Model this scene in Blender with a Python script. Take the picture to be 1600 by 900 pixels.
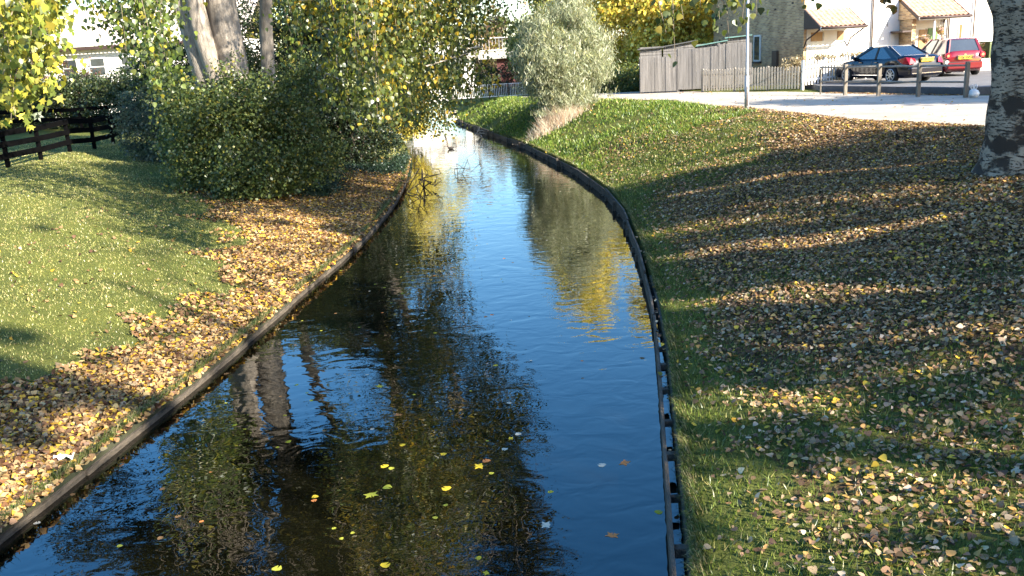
import bpy, bmesh, math, random
import numpy as np
from mathutils import Vector, Matrix
rng = np.random.default_rng(7); random.seed(7)
for o in list(bpy.data.objects): bpy.data.objects.remove(o)
scene = bpy.context.scene; COL = scene.collection

# ------------------------------------------------------------------ camera
F, PITCH, ROLL, CH = 1386.0, math.radians(14.8), math.radians(3.3), 4.0
fw = Vector((0, math.cos(PITCH), -math.sin(PITCH))); up0 = Vector((0, math.sin(PITCH), math.cos(PITCH))); X = Vector((1, 0, 0))
c_, s_ = math.cos(ROLL), math.sin(ROLL)
right = X*c_ - up0*s_; up = X*s_ + up0*c_
cam = bpy.data.cameras.new('camera'); camo = bpy.data.objects.new('camera', cam); COL.objects.link(camo)
M = Matrix((right, up, -fw)).transposed().to_4x4(); M.translation = (0, 0, CH); camo.matrix_world = M
cam.sensor_width = 36; cam.lens = 36*F/1600; cam.clip_end = 2000; cam.clip_start = .1
scene.camera = camo
# ------------------------------------------------------------------ light
SUN_EL = math.radians(27); SD = np.array([.78, -.626, 0]); SD /= np.linalg.norm(SD)
S = np.array([SD[0]*math.cos(SUN_EL), SD[1]*math.cos(SUN_EL), math.sin(SUN_EL)])
w = bpy.data.worlds.new('World'); scene.world = w; w.use_nodes = True
nt = w.node_tree; bg = nt.nodes['Background']; sky = nt.nodes.new('ShaderNodeTexSky'); sky.sky_type = 'NISHITA'
sky.sun_disc = False; sky.sun_elevation = SUN_EL; sky.sun_rotation = math.atan2(S[0], S[1]); sky.air_density = 1.0; sky.dust_density = 1.0
sky.ozone_density = 1.8
hs = nt.nodes.new('ShaderNodeHueSaturation'); hs.inputs['Saturation'].default_value = 1.38; nt.links.new(sky.outputs[0], hs.inputs['Color']); nt.links.new(hs.outputs[0], bg.inputs[0]); bg.inputs[1].default_value = .118
sl = bpy.data.lights.new('sun', 'SUN'); sl.energy = 5.0; sl.angle = math.radians(.55); sl.color = (1, .90, .74)
so = bpy.data.objects.new('sun', sl); COL.objects.link(so); so.rotation_euler = Vector(S).to_track_quat('Z', 'Y').to_euler()
so.location = (30, -30, 40)
vs = scene.view_settings; vs.view_transform = 'Standard'; vs.look = 'None'; vs.exposure = 2.05; vs.gamma = 1; vs.use_curve_mapping = False
scene.render.engine = 'CYCLES'; scene.cycles.max_bounces = 6; scene.cycles.transparent_max_bounces = 8; scene.cycles.caustics_reflective = False

# ------------------------------------------------------------------ materials
def newmat(name):
    m = bpy.data.materials.new(name); m.use_nodes = True
    return m, m.node_tree, m.node_tree.nodes['Principled BSDF']
def N(t, kind, **kw):
    n = t.nodes.new(kind)
    for k, v in kw.items():
        if k.startswith('i_'): n.inputs[k[2:].replace('_', ' ')].default_value = v
        else: setattr(n, k, v)
    return n
def mat(name, c, rough=.7, var=.25, scale=6, bump=.0, bscale=40, metal=0, stretch=(1, 1, 1), spec=None, dark=None, coat=0):
    m, t, p = newmat(name)
    tc = N(t, 'ShaderNodeTexCoord'); mp = N(t, 'ShaderNodeMapping'); mp.inputs['Scale'].default_value = stretch
    t.links.new(tc.outputs['Object'], mp.inputs['Vector'])
    n = N(t, 'ShaderNodeTexNoise', i_Scale=scale, i_Detail=6.0, i_Roughness=.65); t.links.new(mp.outputs[0], n.inputs['Vector'])
    r = N(t, 'ShaderNodeValToRGB'); e = r.color_ramp.elements
    d = dark or tuple(x*(1-var) for x in c); l = tuple(min(1, x*(1+var*.7)) for x in c)
    e[0].position = .3; e[0].color = (*d, 1); e[1].position = .7; e[1].color = (*l, 1)
    t.links.new(n.outputs['Fac'], r.inputs[0]); t.links.new(r.outputs[0], p.inputs['Base Color'])
    p.inputs['Roughness'].default_value = rough; p.inputs['Metallic'].default_value = metal
    if coat: p.inputs['Coat Weight'].default_value = coat; p.inputs['Coat Roughness'].default_value = .03
    if spec is not None: p.inputs['Specular IOR Level'].default_value = spec
    if bump:
        n2 = N(t, 'ShaderNodeTexNoise', i_Scale=bscale, i_Detail=5.0); t.links.new(mp.outputs[0], n2.inputs['Vector'])
        b = N(t, 'ShaderNodeBump', i_Strength=bump, i_Distance=.03); t.links.new(n2.outputs['Fac'], b.inputs['Height']); t.links.new(b.outputs[0], p.inputs['Normal'])
    return m
def leafmat(name, trans=.4, gloss=.08, dull=0):
    m = bpy.data.materials.new(name); m.use_nodes = True; t = m.node_tree; t.nodes.clear()
    a = N(t, 'ShaderNodeAttribute', attribute_name='Col'); d = N(t, 'ShaderNodeBsdfDiffuse'); tr = N(t, 'ShaderNodeBsdfTranslucent')
    g = N(t, 'ShaderNodeBsdfGlossy', i_Roughness=.38); g.inputs['Color'].default_value = (.8, .85, .9, 1)
    m1 = N(t, 'ShaderNodeMixShader'); m1.inputs[0].default_value = trans; m2 = N(t, 'ShaderNodeMixShader'); m2.inputs[0].default_value = gloss
    o = N(t, 'ShaderNodeOutputMaterial'); L = t.links.new
    br = N(t, 'ShaderNodeBrightContrast'); br.inputs['Bright'].default_value = 0.0
    L(a.outputs['Color'], d.inputs[0]); L(a.outputs['Color'], br.inputs[0]); L(br.outputs[0], tr.inputs[0])
    L(d.outputs[0], m1.inputs[1]); L(tr.outputs[0], m1.inputs[2]); L(m1.outputs[0], m2.inputs[1]); L(g.outputs[0], m2.inputs[2]); L(m2.outputs[0], o.inputs[0])
    return m
LEAF = leafmat('foliage', .45, .035); DLEAF = leafmat('shade_dark_foliage', .25, .008); LITTER = leafmat('leaf_litter', .12, .015); GRASS = leafmat('grass_blade', .35, .03)  # the duller second leaf material is for crowns coloured as if shaded
BLACK = mat('black_stained_timber', (.002, .002, .0024), .9, .4, 8, .4, 60, spec=.05)
WOOD = mat('weathered_timber', (.19, .165, .135), .85, .45, 5, .5, 40, stretch=(1, 1, .12))
WOODH = mat('weathered_rail', (.30, .27, .23), .85, .35, 5, .4, 40)
GREYWOOD = mat('grey_fence_timber', (.20, .19, .185), .9, .45, 3.2, .4, 40, stretch=(3, 3, .15))
PALEWOOD = mat('pale_pickets', (.50, .44, .36), .8, .3, 5, .3, 30, stretch=(3, 3, .3))
WHITE = mat('white_paint', (.78, .76, .72), .55, .08, 4, .1, 20)
RENDERW = mat('white_render', (.80, .775, .73), .85, .10, 1.2, .3, 60)
STEEL = mat('galvanised_steel', (.45, .46, .47), .45, .2, 12, 0, metal=.5)
GREENP = mat('green_paint', (.02, .22, .11), .45, .15, 5)
GREEND = mat('green_door_paint', (.07, .17, .03), .5, .15, 3)
BROWND = mat('brown_door_varnish', (.36, .20, .07), .5, .3, 5, stretch=(4, 4, .4))
DARKT = mat('dark_brown_trim', (.045, .025, .022), .6, .3, 5)
DARKIN = mat('dark_interior', (.012, .014, .014), .8, .3, 3)
PVC = mat('brown_plastic_pipe', (.10, .07, .055), .5, .2, 5)
METERG = mat('brown_meter_box', (.085, .06, .045), .6, .2, 5)
FELT = mat('roofing_felt', (.09, .095, .10), .9, .3, 5, .3, 80)
TEAL = mat('painted_green_roof', (.14, .27, .25), .8, .3, 5)
CONC = mat('mossy_concrete', (.036, .036, .018), .9, .45, 2.5, .6, 30, dark=(.012, .018, .006))
KERB = mat('grey_kerb_wall', (.115, .115, .125), .9, .3, 3, .5, 50)
BARKG = mat('grey_poplar_bark', (.29, .255, .215), .95, .4, 3.5, 1.0, 22, stretch=(2.5, 2.5, .6), dark=(.10, .085, .07))
BARKD = mat('dark_bark', (.10, .08, .06), .95, .4, 5, .9, 25, stretch=(2, 2, .4))
TWIG = mat('twig_bark', (.20, .165, .12), .9, .35, 8)
DEADW = mat('bleached_dead_wood', (.42, .37, .30), .85, .3, 6, .4, 30)
GLASS = mat('window_glass', (.035, .045, .055), .06, .3, 2, spec=.9)
TYRE = mat('tyre_rubber', (.014, .014, .015), .8, .2, 8)
ALLOY = mat('alloy_wheel', (.55, .56, .58), .3, .1, 5, metal=.6)
CHROME = mat('chrome_trim', (.6, .6, .62), .15, .05, 5, metal=1)
NAVY = mat('navy_car_paint', (.004, .006, .016), .2, .15, 2, coat=.4, spec=.3)
RED = mat('red_car_paint', (.17, .008, .014), .18, .1, 2, coat=1)
CARGL = mat('car_glass', (.025, .035, .045), .04, .3, 2, spec=1.0, coat=.6)
TAILR = mat('tail_light_lens', (.45, .012, .025), .12, .2, 5, coat=1)
PLATE = mat('yellow_number_plate', (.75, .50, .03), .45, .05, 5)
INK = mat('black_lettering', (.01, .01, .01), .6, .1, 5)
PLASTB = mat('black_trim_plastic', (.02, .02, .021), .6, .2, 8)
BAGW = mat('white_polythene', (.72, .74, .75), .35, .12, 14, .5, 20)
PAPER = mat('white_paper', (.75, .72, .70), .7, .1, 14, .4, 25)
BINM = mat('olive_green_bin', (.10, .13, .045), .5, .2, 5)
REDB = mat('dark_red_panel', (.07, .018, .018), .7, .3, 3)
BRIDGE = mat('bridge_concrete', (.36, .35, .33), .9, .3, 1.5, .3, 30)
DIRT = mat('bank_mud', (.045, .034, .022), .95, .4, 6, .8, 30)
DUCKM = mat('dark_feathers', (.016, .013, .011), .7, .3, 30)
BEAK = mat('red_beak', (.4, .05, .02), .5, .1, 5)

def brickmat(name, c1, c2, mortar, sc=1.0):
    m, t, p = newmat(name); L = t.links.new
    tc = N(t, 'ShaderNodeTexCoord'); sp = N(t, 'ShaderNodeSeparateXYZ'); ad = N(t, 'ShaderNodeMath', operation='ADD'); cb = N(t, 'ShaderNodeCombineXYZ')
    L(tc.outputs['Object'], sp.inputs[0]); L(sp.outputs[0], ad.inputs[0]); L(sp.outputs[1], ad.inputs[1]); L(ad.outputs[0], cb.inputs[0]); L(sp.outputs[2], cb.inputs[1])
    b = N(t, 'ShaderNodeTexBrick'); b.inputs['Scale'].default_value = 1.0
    b.inputs['Brick Width'].default_value = .225*sc; b.inputs['Row Height'].default_value = .075*sc; b.inputs['Mortar Size'].default_value = .010*sc
    b.inputs['Color1'].default_value = (*c1, 1); b.inputs['Color2'].default_value = (*c2, 1); b.inputs['Mortar'].default_value = (*mortar, 1); b.inputs['Bias'].default_value = -.1
    n = N(t, 'ShaderNodeTexNoise', i_Scale=1.3, i_Detail=8.0); mx = N(t, 'ShaderNodeMixRGB', blend_type='MULTIPLY'); mx.inputs[0].default_value = .6
    r = N(t, 'ShaderNodeValToRGB'); r.color_ramp.elements[0].color = (.5, .45, .4, 1); r.color_ramp.elements[0].position = .3; r.color_ramp.elements[1].color = (1.1, 1.1, 1.1, 1); r.color_ramp.elements[1].position = .65
    L(cb.outputs[0], b.inputs['Vector']); L(tc.outputs['Object'], n.inputs['Vector']); L(n.outputs[0], r.inputs[0]); L(b.outputs[0], mx.inputs[1]); L(r.outputs[0], mx.inputs[2])
    L(mx.outputs[0], p.inputs['Base Color']); p.inputs['Roughness'].default_value = .9
    bp = N(t, 'ShaderNodeBump', i_Strength=.4, i_Distance=.01); L(b.outputs['Fac'], bp.inputs['Height']); bp.invert = True; L(bp.outputs[0], p.inputs['Normal'])
    return m
BRICK = brickmat('buff_brick', (.68, .46, .23), (.32, .18, .10), (.52, .43, .31))
BRICKR = brickmat('red_brick', (.22, .05, .035), (.15, .035, .03), (.16, .13, .11))
def tilemat():
    m, t, p = newmat('red_pantile'); L = t.links.new
    tc = N(t, 'ShaderNodeTexCoord'); n = N(t, 'ShaderNodeTexNoise', i_Scale=6.0, i_Detail=6.0)
    r = N(t, 'ShaderNodeValToRGB'); e = r.color_ramp.elements; e[0].color = (.40, .20, .135, 1); e[0].position = .35; e[1].color = (.56, .32, .23, 1); e[1].position = .65
    L(tc.outputs['Object'], n.inputs['Vector']); L(n.outputs[0], r.inputs[0]); L(r.outputs[0], p.inputs['Base Color']); p.inputs['Roughness'].default_value = .85
    return m
TILE = tilemat()
def barkmat():
    m, t, p = newmat('pale_fissured_bark'); L = t.links.new
    tc = N(t, 'ShaderNodeTexCoord')
    def nz(scale, st, det, lo, hi):
        mp = N(t, 'ShaderNodeMapping'); mp.inputs['Scale'].default_value = st
        n = N(t, 'ShaderNodeTexNoise', i_Scale=scale, i_Detail=det, i_Roughness=.6); L(tc.outputs['Object'], mp.inputs[0]); L(mp.outputs[0], n.inputs['Vector'])
        r = N(t, 'ShaderNodeValToRGB'); e = r.color_ramp.elements; e[0].position = lo; e[1].position = hi; L(n.outputs['Fac'], r.inputs[0]); return r
    a = nz(5.5, (1, 1, 4.2), 4.0, .40, .455); b = nz(1.7, (1, 1, 1.2), 6.0, .43, .475); c = nz(16, (1, 1, 2.0), 3.0, .30, .42)
    m1 = N(t, 'ShaderNodeMath', operation='MULTIPLY'); m2 = N(t, 'ShaderNodeMath', operation='MULTIPLY')
    L(a.outputs[0], m1.inputs[0]); L(b.outputs[0], m1.inputs[1]); L(m1.outputs[0], m2.inputs[0]); L(c.outputs[0], m2.inputs[1])
    n = N(t, 'ShaderNodeTexNoise', i_Scale=3.0, i_Detail=8.0); L(tc.outputs['Object'], n.inputs['Vector'])
    r = N(t, 'ShaderNodeValToRGB'); e = r.color_ramp.elements; e[0].color = (.20, .16, .12, 1); e[0].position = .3; e[1].color = (.42, .35, .275, 1); e[1].position = .7; L(n.outputs[0], r.inputs[0])
    mx = N(t, 'ShaderNodeMixRGB'); mx.inputs[1].default_value = (.035, .027, .022, 1); L(m2.outputs[0], mx.inputs[0]); L(r.outputs[0], mx.inputs[2])
    L(mx.outputs[0], p.inputs['Base Color']); p.inputs['Roughness'].default_value = .9
    bp = N(t, 'ShaderNodeBump', i_Strength=.9, i_Distance=.04); L(m2.outputs[0], bp.inputs['Height']); L(bp.outputs[0], p.inputs['Normal'])
    return m
BARKP = barkmat()
def asphalt(name, c, dc):
    m, t, p = newmat(name); L = t.links.new
    tc = N(t, 'ShaderNodeTexCoord'); n = N(t, 'ShaderNodeTexNoise', i_Scale=.7, i_Detail=8.0, i_Roughness=.7); n2 = N(t, 'ShaderNodeTexNoise', i_Scale=90.0, i_Detail=2.0)
    r = N(t, 'ShaderNodeValToRGB'); e = r.color_ramp.elements; e[0].color = (*dc, 1); e[0].position = .35; e[1].color = (*c, 1); e[1].position = .65
    L(tc.outputs['Object'], n.inputs['Vector']); L(tc.outputs['Object'], n2.inputs['Vector']); L(n.outputs[0], r.inputs[0])
    mx = N(t, 'ShaderNodeMixRGB', blend_type='OVERLAY'); mx.inputs[0].default_value = .5; L(r.outputs[0], mx.inputs[1]); L(n2.outputs[0], mx.inputs[2])
    L(mx.outputs[0], p.inputs['Base Color']); p.inputs['Roughness'].default_value = .9
    bp = N(t, 'ShaderNodeBump', i_Strength=.3, i_Distance=.01); L(n2.outputs[0], bp.inputs['Height']); L(bp.outputs[0], p.inputs['Normal'])
    return m
PATHM = asphalt('worn_pale_asphalt', (.44, .385, .31), (.29, .255, .21)); CARPM = asphalt('car_park_asphalt', (.13, .13, .135), (.09, .09, .095))
def groundmat():
    m, t, p = newmat('bank_ground'); L = t.links.new
    tc = N(t, 'ShaderNodeTexCoord'); a = N(t, 'ShaderNodeAttribute', attribute_name='Col')
    n = N(t, 'ShaderNodeTexNoise', i_Scale=1.1, i_Detail=9.0, i_Roughness=.72); n2 = N(t, 'ShaderNodeTexNoise', i_Scale=28.0, i_Detail=5.0, i_Roughness=.7); n3 = N(t, 'ShaderNodeTexNoise', i_Scale=9.0, i_Detail=6.0)
    for q in (n, n2, n3): L(tc.outputs['Object'], q.inputs['Vector'])
    g = N(t, 'ShaderNodeValToRGB'); e = g.color_ramp.elements; e[0].color = (.05, .062, .014, 1); e[0].position = .3; e[1].color = (.17, .185, .045, 1); e[1].position = .72
    L(n2.outputs[0], g.inputs[0])
    d = N(t, 'ShaderNodeValToRGB'); e = d.color_ramp.elements; e[0].color = (.03, .02, .013, 1); e[0].position = .35; e[1].color = (.17, .11, .06, 1); e[1].position = .7
    L(n2.outputs[0], d.inputs[0])
    # mask + noise
    ad = N(t, 'ShaderNodeMath', operation='ADD'); sb = N(t, 'ShaderNodeMath', operation='SUBTRACT'); sb.inputs[1].default_value = .5
    sp = N(t, 'ShaderNodeSeparateColor'); L(a.outputs['Color'], sp.inputs[0]); L(n3.outputs[0], sb.inputs[0]); L(sp.outputs[0], ad.inputs[0]); L(sb.outputs[0], ad.inputs[1])
    r = N(t, 'ShaderNodeValToRGB'); r.color_ramp.elements[0].position = .4; r.color_ramp.elements[1].position = .6; L(ad.outputs[0], r.inputs[0])
    mx = N(t, 'ShaderNodeMixRGB'); L(r.outputs[0], mx.inputs[0]); L(g.outputs[0], mx.inputs[1]); L(d.outputs[0], mx.inputs[2])
    big = N(t, 'ShaderNodeValToRGB'); e = big.color_ramp.elements; e[0].color = (.7, .75, .7, 1); e[0].position = .35; e[1].color = (1.15, 1.1, 1, 1); e[1].position = .65; L(n.outputs[0], big.inputs[0])
    mm = N(t, 'ShaderNodeMixRGB', blend_type='MULTIPLY'); mm.inputs[0].default_value = 1; L(mx.outputs[0], mm.inputs[1]); L(big.outputs[0], mm.inputs[2])
    L(mm.outputs[0], p.inputs['Base Color']); p.inputs['Roughness'].default_value = .95
    p.inputs['Specular IOR Level'].default_value = .15
    bp = N(t, 'ShaderNodeBump', i_Strength=.8, i_Distance=.05); L(n2.outputs[0], bp.inputs['Height']); L(bp.outputs[0], p.inputs['Normal'])
    return m
GROUND = groundmat()
def watermat():
    m, t, p = newmat('stream_water'); L = t.links.new
    tc = N(t, 'ShaderNodeTexCoord'); mp = N(t, 'ShaderNodeMapping'); mp.inputs['Scale'].default_value = (1, 1.3, 1); L(tc.outputs['Object'], mp.inputs[0])
    w1 = N(t, 'ShaderNodeTexNoise', i_Scale=2.3, i_Detail=2.0, i_Roughness=.45, i_Distortion=.6)
    w2 = N(t, 'ShaderNodeTexNoise', i_Scale=6.5, i_Detail=2.0, i_Roughness=.5, i_Distortion=.3)
    msk = N(t, 'ShaderNodeTexNoise', i_Scale=.45, i_Detail=2.0)
    for q in (w1, w2, msk): L(mp.outputs[0], q.inputs['Vector'])
    r = N(t, 'ShaderNodeMapRange'); r.inputs['From Min'].default_value = .4; r.inputs['From Max'].default_value = .62; r.inputs['To Min'].default_value = .15; r.inputs['To Max'].default_value = 1; L(msk.outputs[0], r.inputs[0])
    mu = N(t, 'ShaderNodeMath', operation='MULTIPLY'); mu.inputs[1].default_value = .22; L(w2.outputs[0], mu.inputs[0])
    mu2 = N(t, 'ShaderNodeMath', operation='MULTIPLY'); L(mu.outputs[0], mu2.inputs[0]); L(r.outputs[0], mu2.inputs[1])
    ad = N(t, 'ShaderNodeMath', operation='ADD'); L(w1.outputs[0], ad.inputs[0]); L(mu2.outputs[0], ad.inputs[1])
    bp = N(t, 'ShaderNodeBump', i_Strength=1.0, i_Distance=.006); L(ad.outputs[0], bp.inputs['Height']); L(bp.outputs[0], p.inputs['Normal'])
    p.inputs['Base Color'].default_value = (.003, .003, .0015, 1); p.inputs['Roughness'].default_value = .0; p.inputs['IOR'].default_value = 1.5
    p.inputs['Specular IOR Level'].default_value = 1.0
    return m
WATER = watermat()

# ------------------------------------------------------------------ helpers
def tag(o, label=None, cat=None, group=None, kind=None):
    if label: o['label'] = label
    if cat: o['category'] = cat
    if group: o['group'] = group
    if kind: o['kind'] = kind
    return o
def empty(name, loc, rz=0):
    o = bpy.data.objects.new(name, None); COL.objects.link(o); o.location = loc; o.rotation_euler = (0, 0, rz); o.empty_display_size = .2; return o
def copy_tree(o, parent=None):
    c = o.copy(); COL.objects.link(c)
    if parent: c.parent = parent
    for ch in list(o.children): copy_tree(ch, c)
    return c
def norm(v): v = np.asarray(v, float); return v/(np.linalg.norm(v)+1e-9)
class MB:
    def __init__(s): s.v = []; s.f = []; s.sm = []
    def add(s, vs, fs, smooth=False):
        o = len(s.v); s.v += [tuple(map(float, q)) for q in vs]; s.f += [tuple(i+o for i in f) for f in fs]; s.sm += [smooth]*len(fs); return s
    def box(s, x0, x1, y0, y1, z0, z1):
        return s.add([(x0, y0, z0), (x1, y0, z0), (x1, y1, z0), (x0, y1, z0), (x0, y0, z1), (x1, y0, z1), (x1, y1, z1), (x0, y1, z1)],
                     [(0, 3, 2, 1), (4, 5, 6, 7), (0, 1, 5, 4), (1, 2, 6, 5), (2, 3, 7, 6), (3, 0, 4, 7)])
    def beam(s, a, b, w, h, upv=(0, 0, 1)):
        a = np.array(a, float); b = np.array(b, float); d = norm(b-a); sd = np.cross(d, upv)
        if np.linalg.norm(sd) < 1e-4: sd = np.cross(d, (1, 0, 0))
        sd = norm(sd)*w/2; u = norm(np.cross(sd, d))*h/2
        vs = [a-sd-u, a+sd-u, a+sd+u, a-sd+u, b-sd-u, b+sd-u, b+sd+u, b-sd+u]
        return s.add(vs, [(0, 1, 2, 3), (7, 6, 5, 4), (0, 4, 5, 1), (1, 5, 6, 2), (2, 6, 7, 3), (3, 7, 4, 0)])
    def tube(s, pts, rad, n=8, cap=True, wob=0, seed=0):
        pts = [np.array(p, float) for p in pts]; k = len(pts)
        if np.isscalar(rad): rad = [rad]*k
        r_ = np.random.default_rng(seed); vs = []; a = None
        ph = r_.uniform(0, 6, 6)
        for i, p in enumerate(pts):
            d = norm(pts[min(i+1, k-1)]-pts[max(i-1, 0)])
            if a is None: a = np.cross(d, (0, 1, .03)) if abs(d[1]) < .9 else np.cross(d, (1, 0, 0))
            a = norm(a-d*np.dot(a, d)); b = np.cross(d, a)
            for j in range(n):
                t = 2*math.pi*j/n; rr = rad[i]
                if wob: rr *= 1+wob*(math.sin(3*t+ph[0]+i*.35)*.5+math.sin(5*t+ph[1]-i*.6)*.3+math.sin(2*t+ph[2]+i*.9)*.4)
                vs.append(p+(a*math.cos(t)+b*math.sin(t))*rr)
        fs = [(i*n+j, i*n+(j+1) % n, (i+1)*n+(j+1) % n, (i+1)*n+j) for i in range(k-1) for j in range(n)]
        s.add(vs, fs, True)
        if cap: o = len(s.v)-k*n; s.f += [tuple(o+j for j in range(n))[::-1], tuple(o+(k-1)*n+j for j in range(n))]; s.sm += [False, False]
        return s
    def disc_y(s, c, r, th, n=20, axis=0):
        p = list(c); q = list(c); p[axis] -= th/2; q[axis] += th/2; return s.tube([p, q], r, n)
    def build(s, name, m, parent=None, loc=None, bevel=0):
        me = bpy.data.meshes.new(name); me.from_pydata(s.v, [], s.f); me.polygons.foreach_set('use_smooth', s.sm); me.update()
        me.materials.append(m); o = bpy.data.objects.new(name, me); COL.objects.link(o)
        if parent: o.parent = parent
        if loc: o.location = loc
        if bevel:
            b = o.modifiers.new('bevel', 'BEVEL'); b.width = bevel; b.segments = 2; b.limit_method = 'ANGLE'
        return o
def npmesh(name, V, Fq, col, m, parent=None, smooth=False):
    """V (n,3), Fq (k, sides) int, col (n,4)"""
    me = bpy.data.meshes.new(name); n = len(V); k, sd = Fq.shape
    me.vertices.add(n); me.vertices.foreach_set('co', V.astype(np.float32).ravel())
    me.loops.add(k*sd); me.loops.foreach_set('vertex_index', Fq.astype(np.int32).ravel())
    me.polygons.add(k); me.polygons.foreach_set('loop_start', np.arange(0, k*sd, sd, dtype=np.int32))
    try: me.polygons.foreach_set('loop_total', np.full(k, sd, dtype=np.int32))
    except Exception: pass
    me.update(calc_edges=True)
    if smooth: me.polygons.foreach_set('use_smooth', [True]*k)
    if col is not None:
        a = me.color_attributes.new('Col', 'FLOAT_COLOR', 'POINT'); a.data.foreach_set('color', col.astype(np.float32).ravel())
    me.materials.append(m); o = bpy.data.objects.new(name, me); COL.objects.link(o)
    if parent: o.parent = parent
    return o
KITE = (np.array([(0, 0, 0), (.42, .42, .08), (0, 1, -.05), (-.42, .42, .08)]), np.array([(0, 1, 2, 3)]))
LEAF8 = (np.array([(0, 0, 0), (.40, .08, .06), (.50, .36, .09), (.27, .74, .03), (0, 1.05, -.06), (-.27, .74, .03), (-.50, .36, .09), (-.40, .08, .06)]), np.array([(0, 1, 2, 3), (0, 3, 4, 5), (0, 5, 6, 7)]))
# maple-like lobed leaf (10 verts, quads)
MAPLE = (np.array([(0, 0, 0), (.25, .10, .05), (.55, .05, .06), (.32, .38, .03), (.50, .72, .02), (.14, .62, 0), (0, 1.05, -.06), (-.14, .62, 0), (-.50, .72, .02), (-.32, .38, .03), (-.55, .05, .06), (-.25, .10, .05)]),
         np.array([(0, 1, 2, 3), (0, 3, 4, 5), (0, 5, 6, 7), (0, 7, 8, 9), (0, 9, 10, 11)]))
CURL = (np.array([(0, 0, .02), (.22, .10, .16), (.27, .38, .20), (.16, .74, .16), (0, 1.05, .10), (-.20, .74, .02), (-.30, .36, .03), (-.22, .08, .05)]), LEAF8[1])
SPIKE = (np.array([(-.06, 0, 0), (.06, 0, 0), (.04, 1, 0), (-.04, 1, 0)]), np.array([(0, 1, 2, 3)]))
def leaves(name, P, T, Nn, size, col, m, parent=None, tmpl=KITE):
    """P centres, T tip direction, Nn approx normals, size (n,), col (n,3)"""
    tv, tf = tmpl; n = len(P); k = len(tv)
    T = T/(np.linalg.norm(T, axis=1, keepdims=True)+1e-9); Xa = np.cross(T, Nn); Xa /= (np.linalg.norm(Xa, axis=1, keepdims=True)+1e-9); Z = np.cross(Xa, T)
    sz = size[:, None, None]
    V = P[:, None, :]+sz*(tv[None, :, 0, None]*Xa[:, None, :]+(tv[None, :, 1, None]-.4)*T[:, None, :]+tv[None, :, 2, None]*Z[:, None, :])
    Fq = (tf[None]+(np.arange(n)*k)[:, None, None]).reshape(-1, tf.shape[1])
    C = np.concatenate([col, np.ones((n, 1))], 1); C = np.repeat(C, k, 0)
    return npmesh(name, V.reshape(-1, 3), Fq, C, m, parent)
def palette(n, cols, wts, jit=.25, r=rng):
    c = np.array(cols)[r.choice(len(cols), n, p=np.array(wts)/sum(wts))]; c = c*(1+r.normal(0, jit, (n, 1))); return np.clip(c*(1+r.normal(0, .035, (n, 3))), .003, .95)
def rdir(n, r=rng): v = r.normal(size=(n, 3)); return v/np.linalg.norm(v, axis=1, keepdims=True)
def vnoise(P, f=1., seed=0):
    r = np.random.default_rng(seed); o = np.zeros(len(P))
    for i in range(7):
        k = r.normal(size=P.shape[1])*f*(1+i*.45); o += np.sin(P@k+r.uniform(0, 6.3))/(1+i*.3)
    return o/3
def atz_(px, py, z):
    u = (px-800)/F; v = (450-py)/F; a = u*c_+v*s_; b = -u*s_+v*c_
    d = np.array([a, math.cos(PITCH)+b*math.sin(PITCH), -math.sin(PITCH)+b*math.cos(PITCH)]); t = (z-CH)/d[2]; return d*t+[0, 0, CH]

# ------------------------------------------------------------------ terrain
RE = np.array([(5.63, 1.05), (7.74, 1.37), (10.24, 1.75), (13.13, 2.16), (16.56, 2.49), (20.84, 2.77), (24.56, 2.74), (28.75, 2.40), (33.31, 1.72), (38.29, .91), (43.46, -.19), (49.15, -1.41), (55.73, -2.75), (79, -4.97), (130, -9)])
LE = np.array([(6.65, -4.37), (7.52, -4.25), (8.63, -4.11), (10.06, -3.91), (11.4, -3.76), (12.92, -3.61), (15.21, -3.38), (16.92, -3.2), (20.18, -3.03), (23.84, -2.98), (26.88, -3.08), (32.82, -3.5), (38.97, -4.2), (46, -5.9), (55, -8.2), (79, -10.6), (130, -15)])
LE = LE*1.081; LE[-2:] = [(79, -10.6), (130, -15)]
def ext(A): return np.vstack([[-3, A[0, 1]-(A[1, 1]-A[0, 1])/(A[1, 0]-A[0, 0])*(A[0, 0]+3)], A, [400, A[-1, 1]-20]])
RE = ext(RE); LE = ext(LE)
xr = lambda y: np.interp(y, RE[:, 0], RE[:, 1]); xl = lambda y: np.interp(y, LE[:, 0], LE[:, 1])
PE = np.array([(-3, 18), (6, 15.6), (12, 13.2), (19.5, 10.56), (21.7, 9.55), (23.5, 8.65), (29.25, 7.8), (36.3, 6.6), (40.3, 4.5), (44, 2.6), (50, 1.2), (60, .3), (80, -1.5), (130, -4), (400, -25)])
xp = lambda y: np.interp(y, PE[:, 0], PE[:, 1])
zplat = lambda y: np.interp(y, [-3, 10, 45, 60, 400], [1.8, 1.8, 1.8, 1.2, 1.2])
def gap(y): return np.interp(y, [-3, 11, 13, 400], [.15, .14, .09, .09])
ETOP = .26; ETL = .155
def hR(x, y):
    t = np.clip((x-xr(y)-.2)/np.maximum(xp(y)-xr(y)-.2, .5), 0, 1); s = 1-(1-t)**1.5*1.0; s = np.where(t < 1, .25*t+.75*np.sin(t*math.pi/2)**1.1, 1)
    z = ETOP-.04+(zplat(y)-ETOP+.04)*s
    bk = np.clip((x-xp(y))/2, 0, 1)
    return z+bump2(x, y)*np.clip((1-t)*6, 0, 1)*np.clip((x-xr(y))/1.2, 0, 1)
def hL(x, y):
    d = np.maximum(xl(y)-x, 0); t = np.clip(d/11., 0, 1); z = ETL-.02+1.36*(t*.5+.5*(3*t*t-2*t**3)) + np.clip((d-11)/20, 0, 1)*.4
    return z+bump2(x, y)*np.clip(d/1.5, 0, 1)
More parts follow.
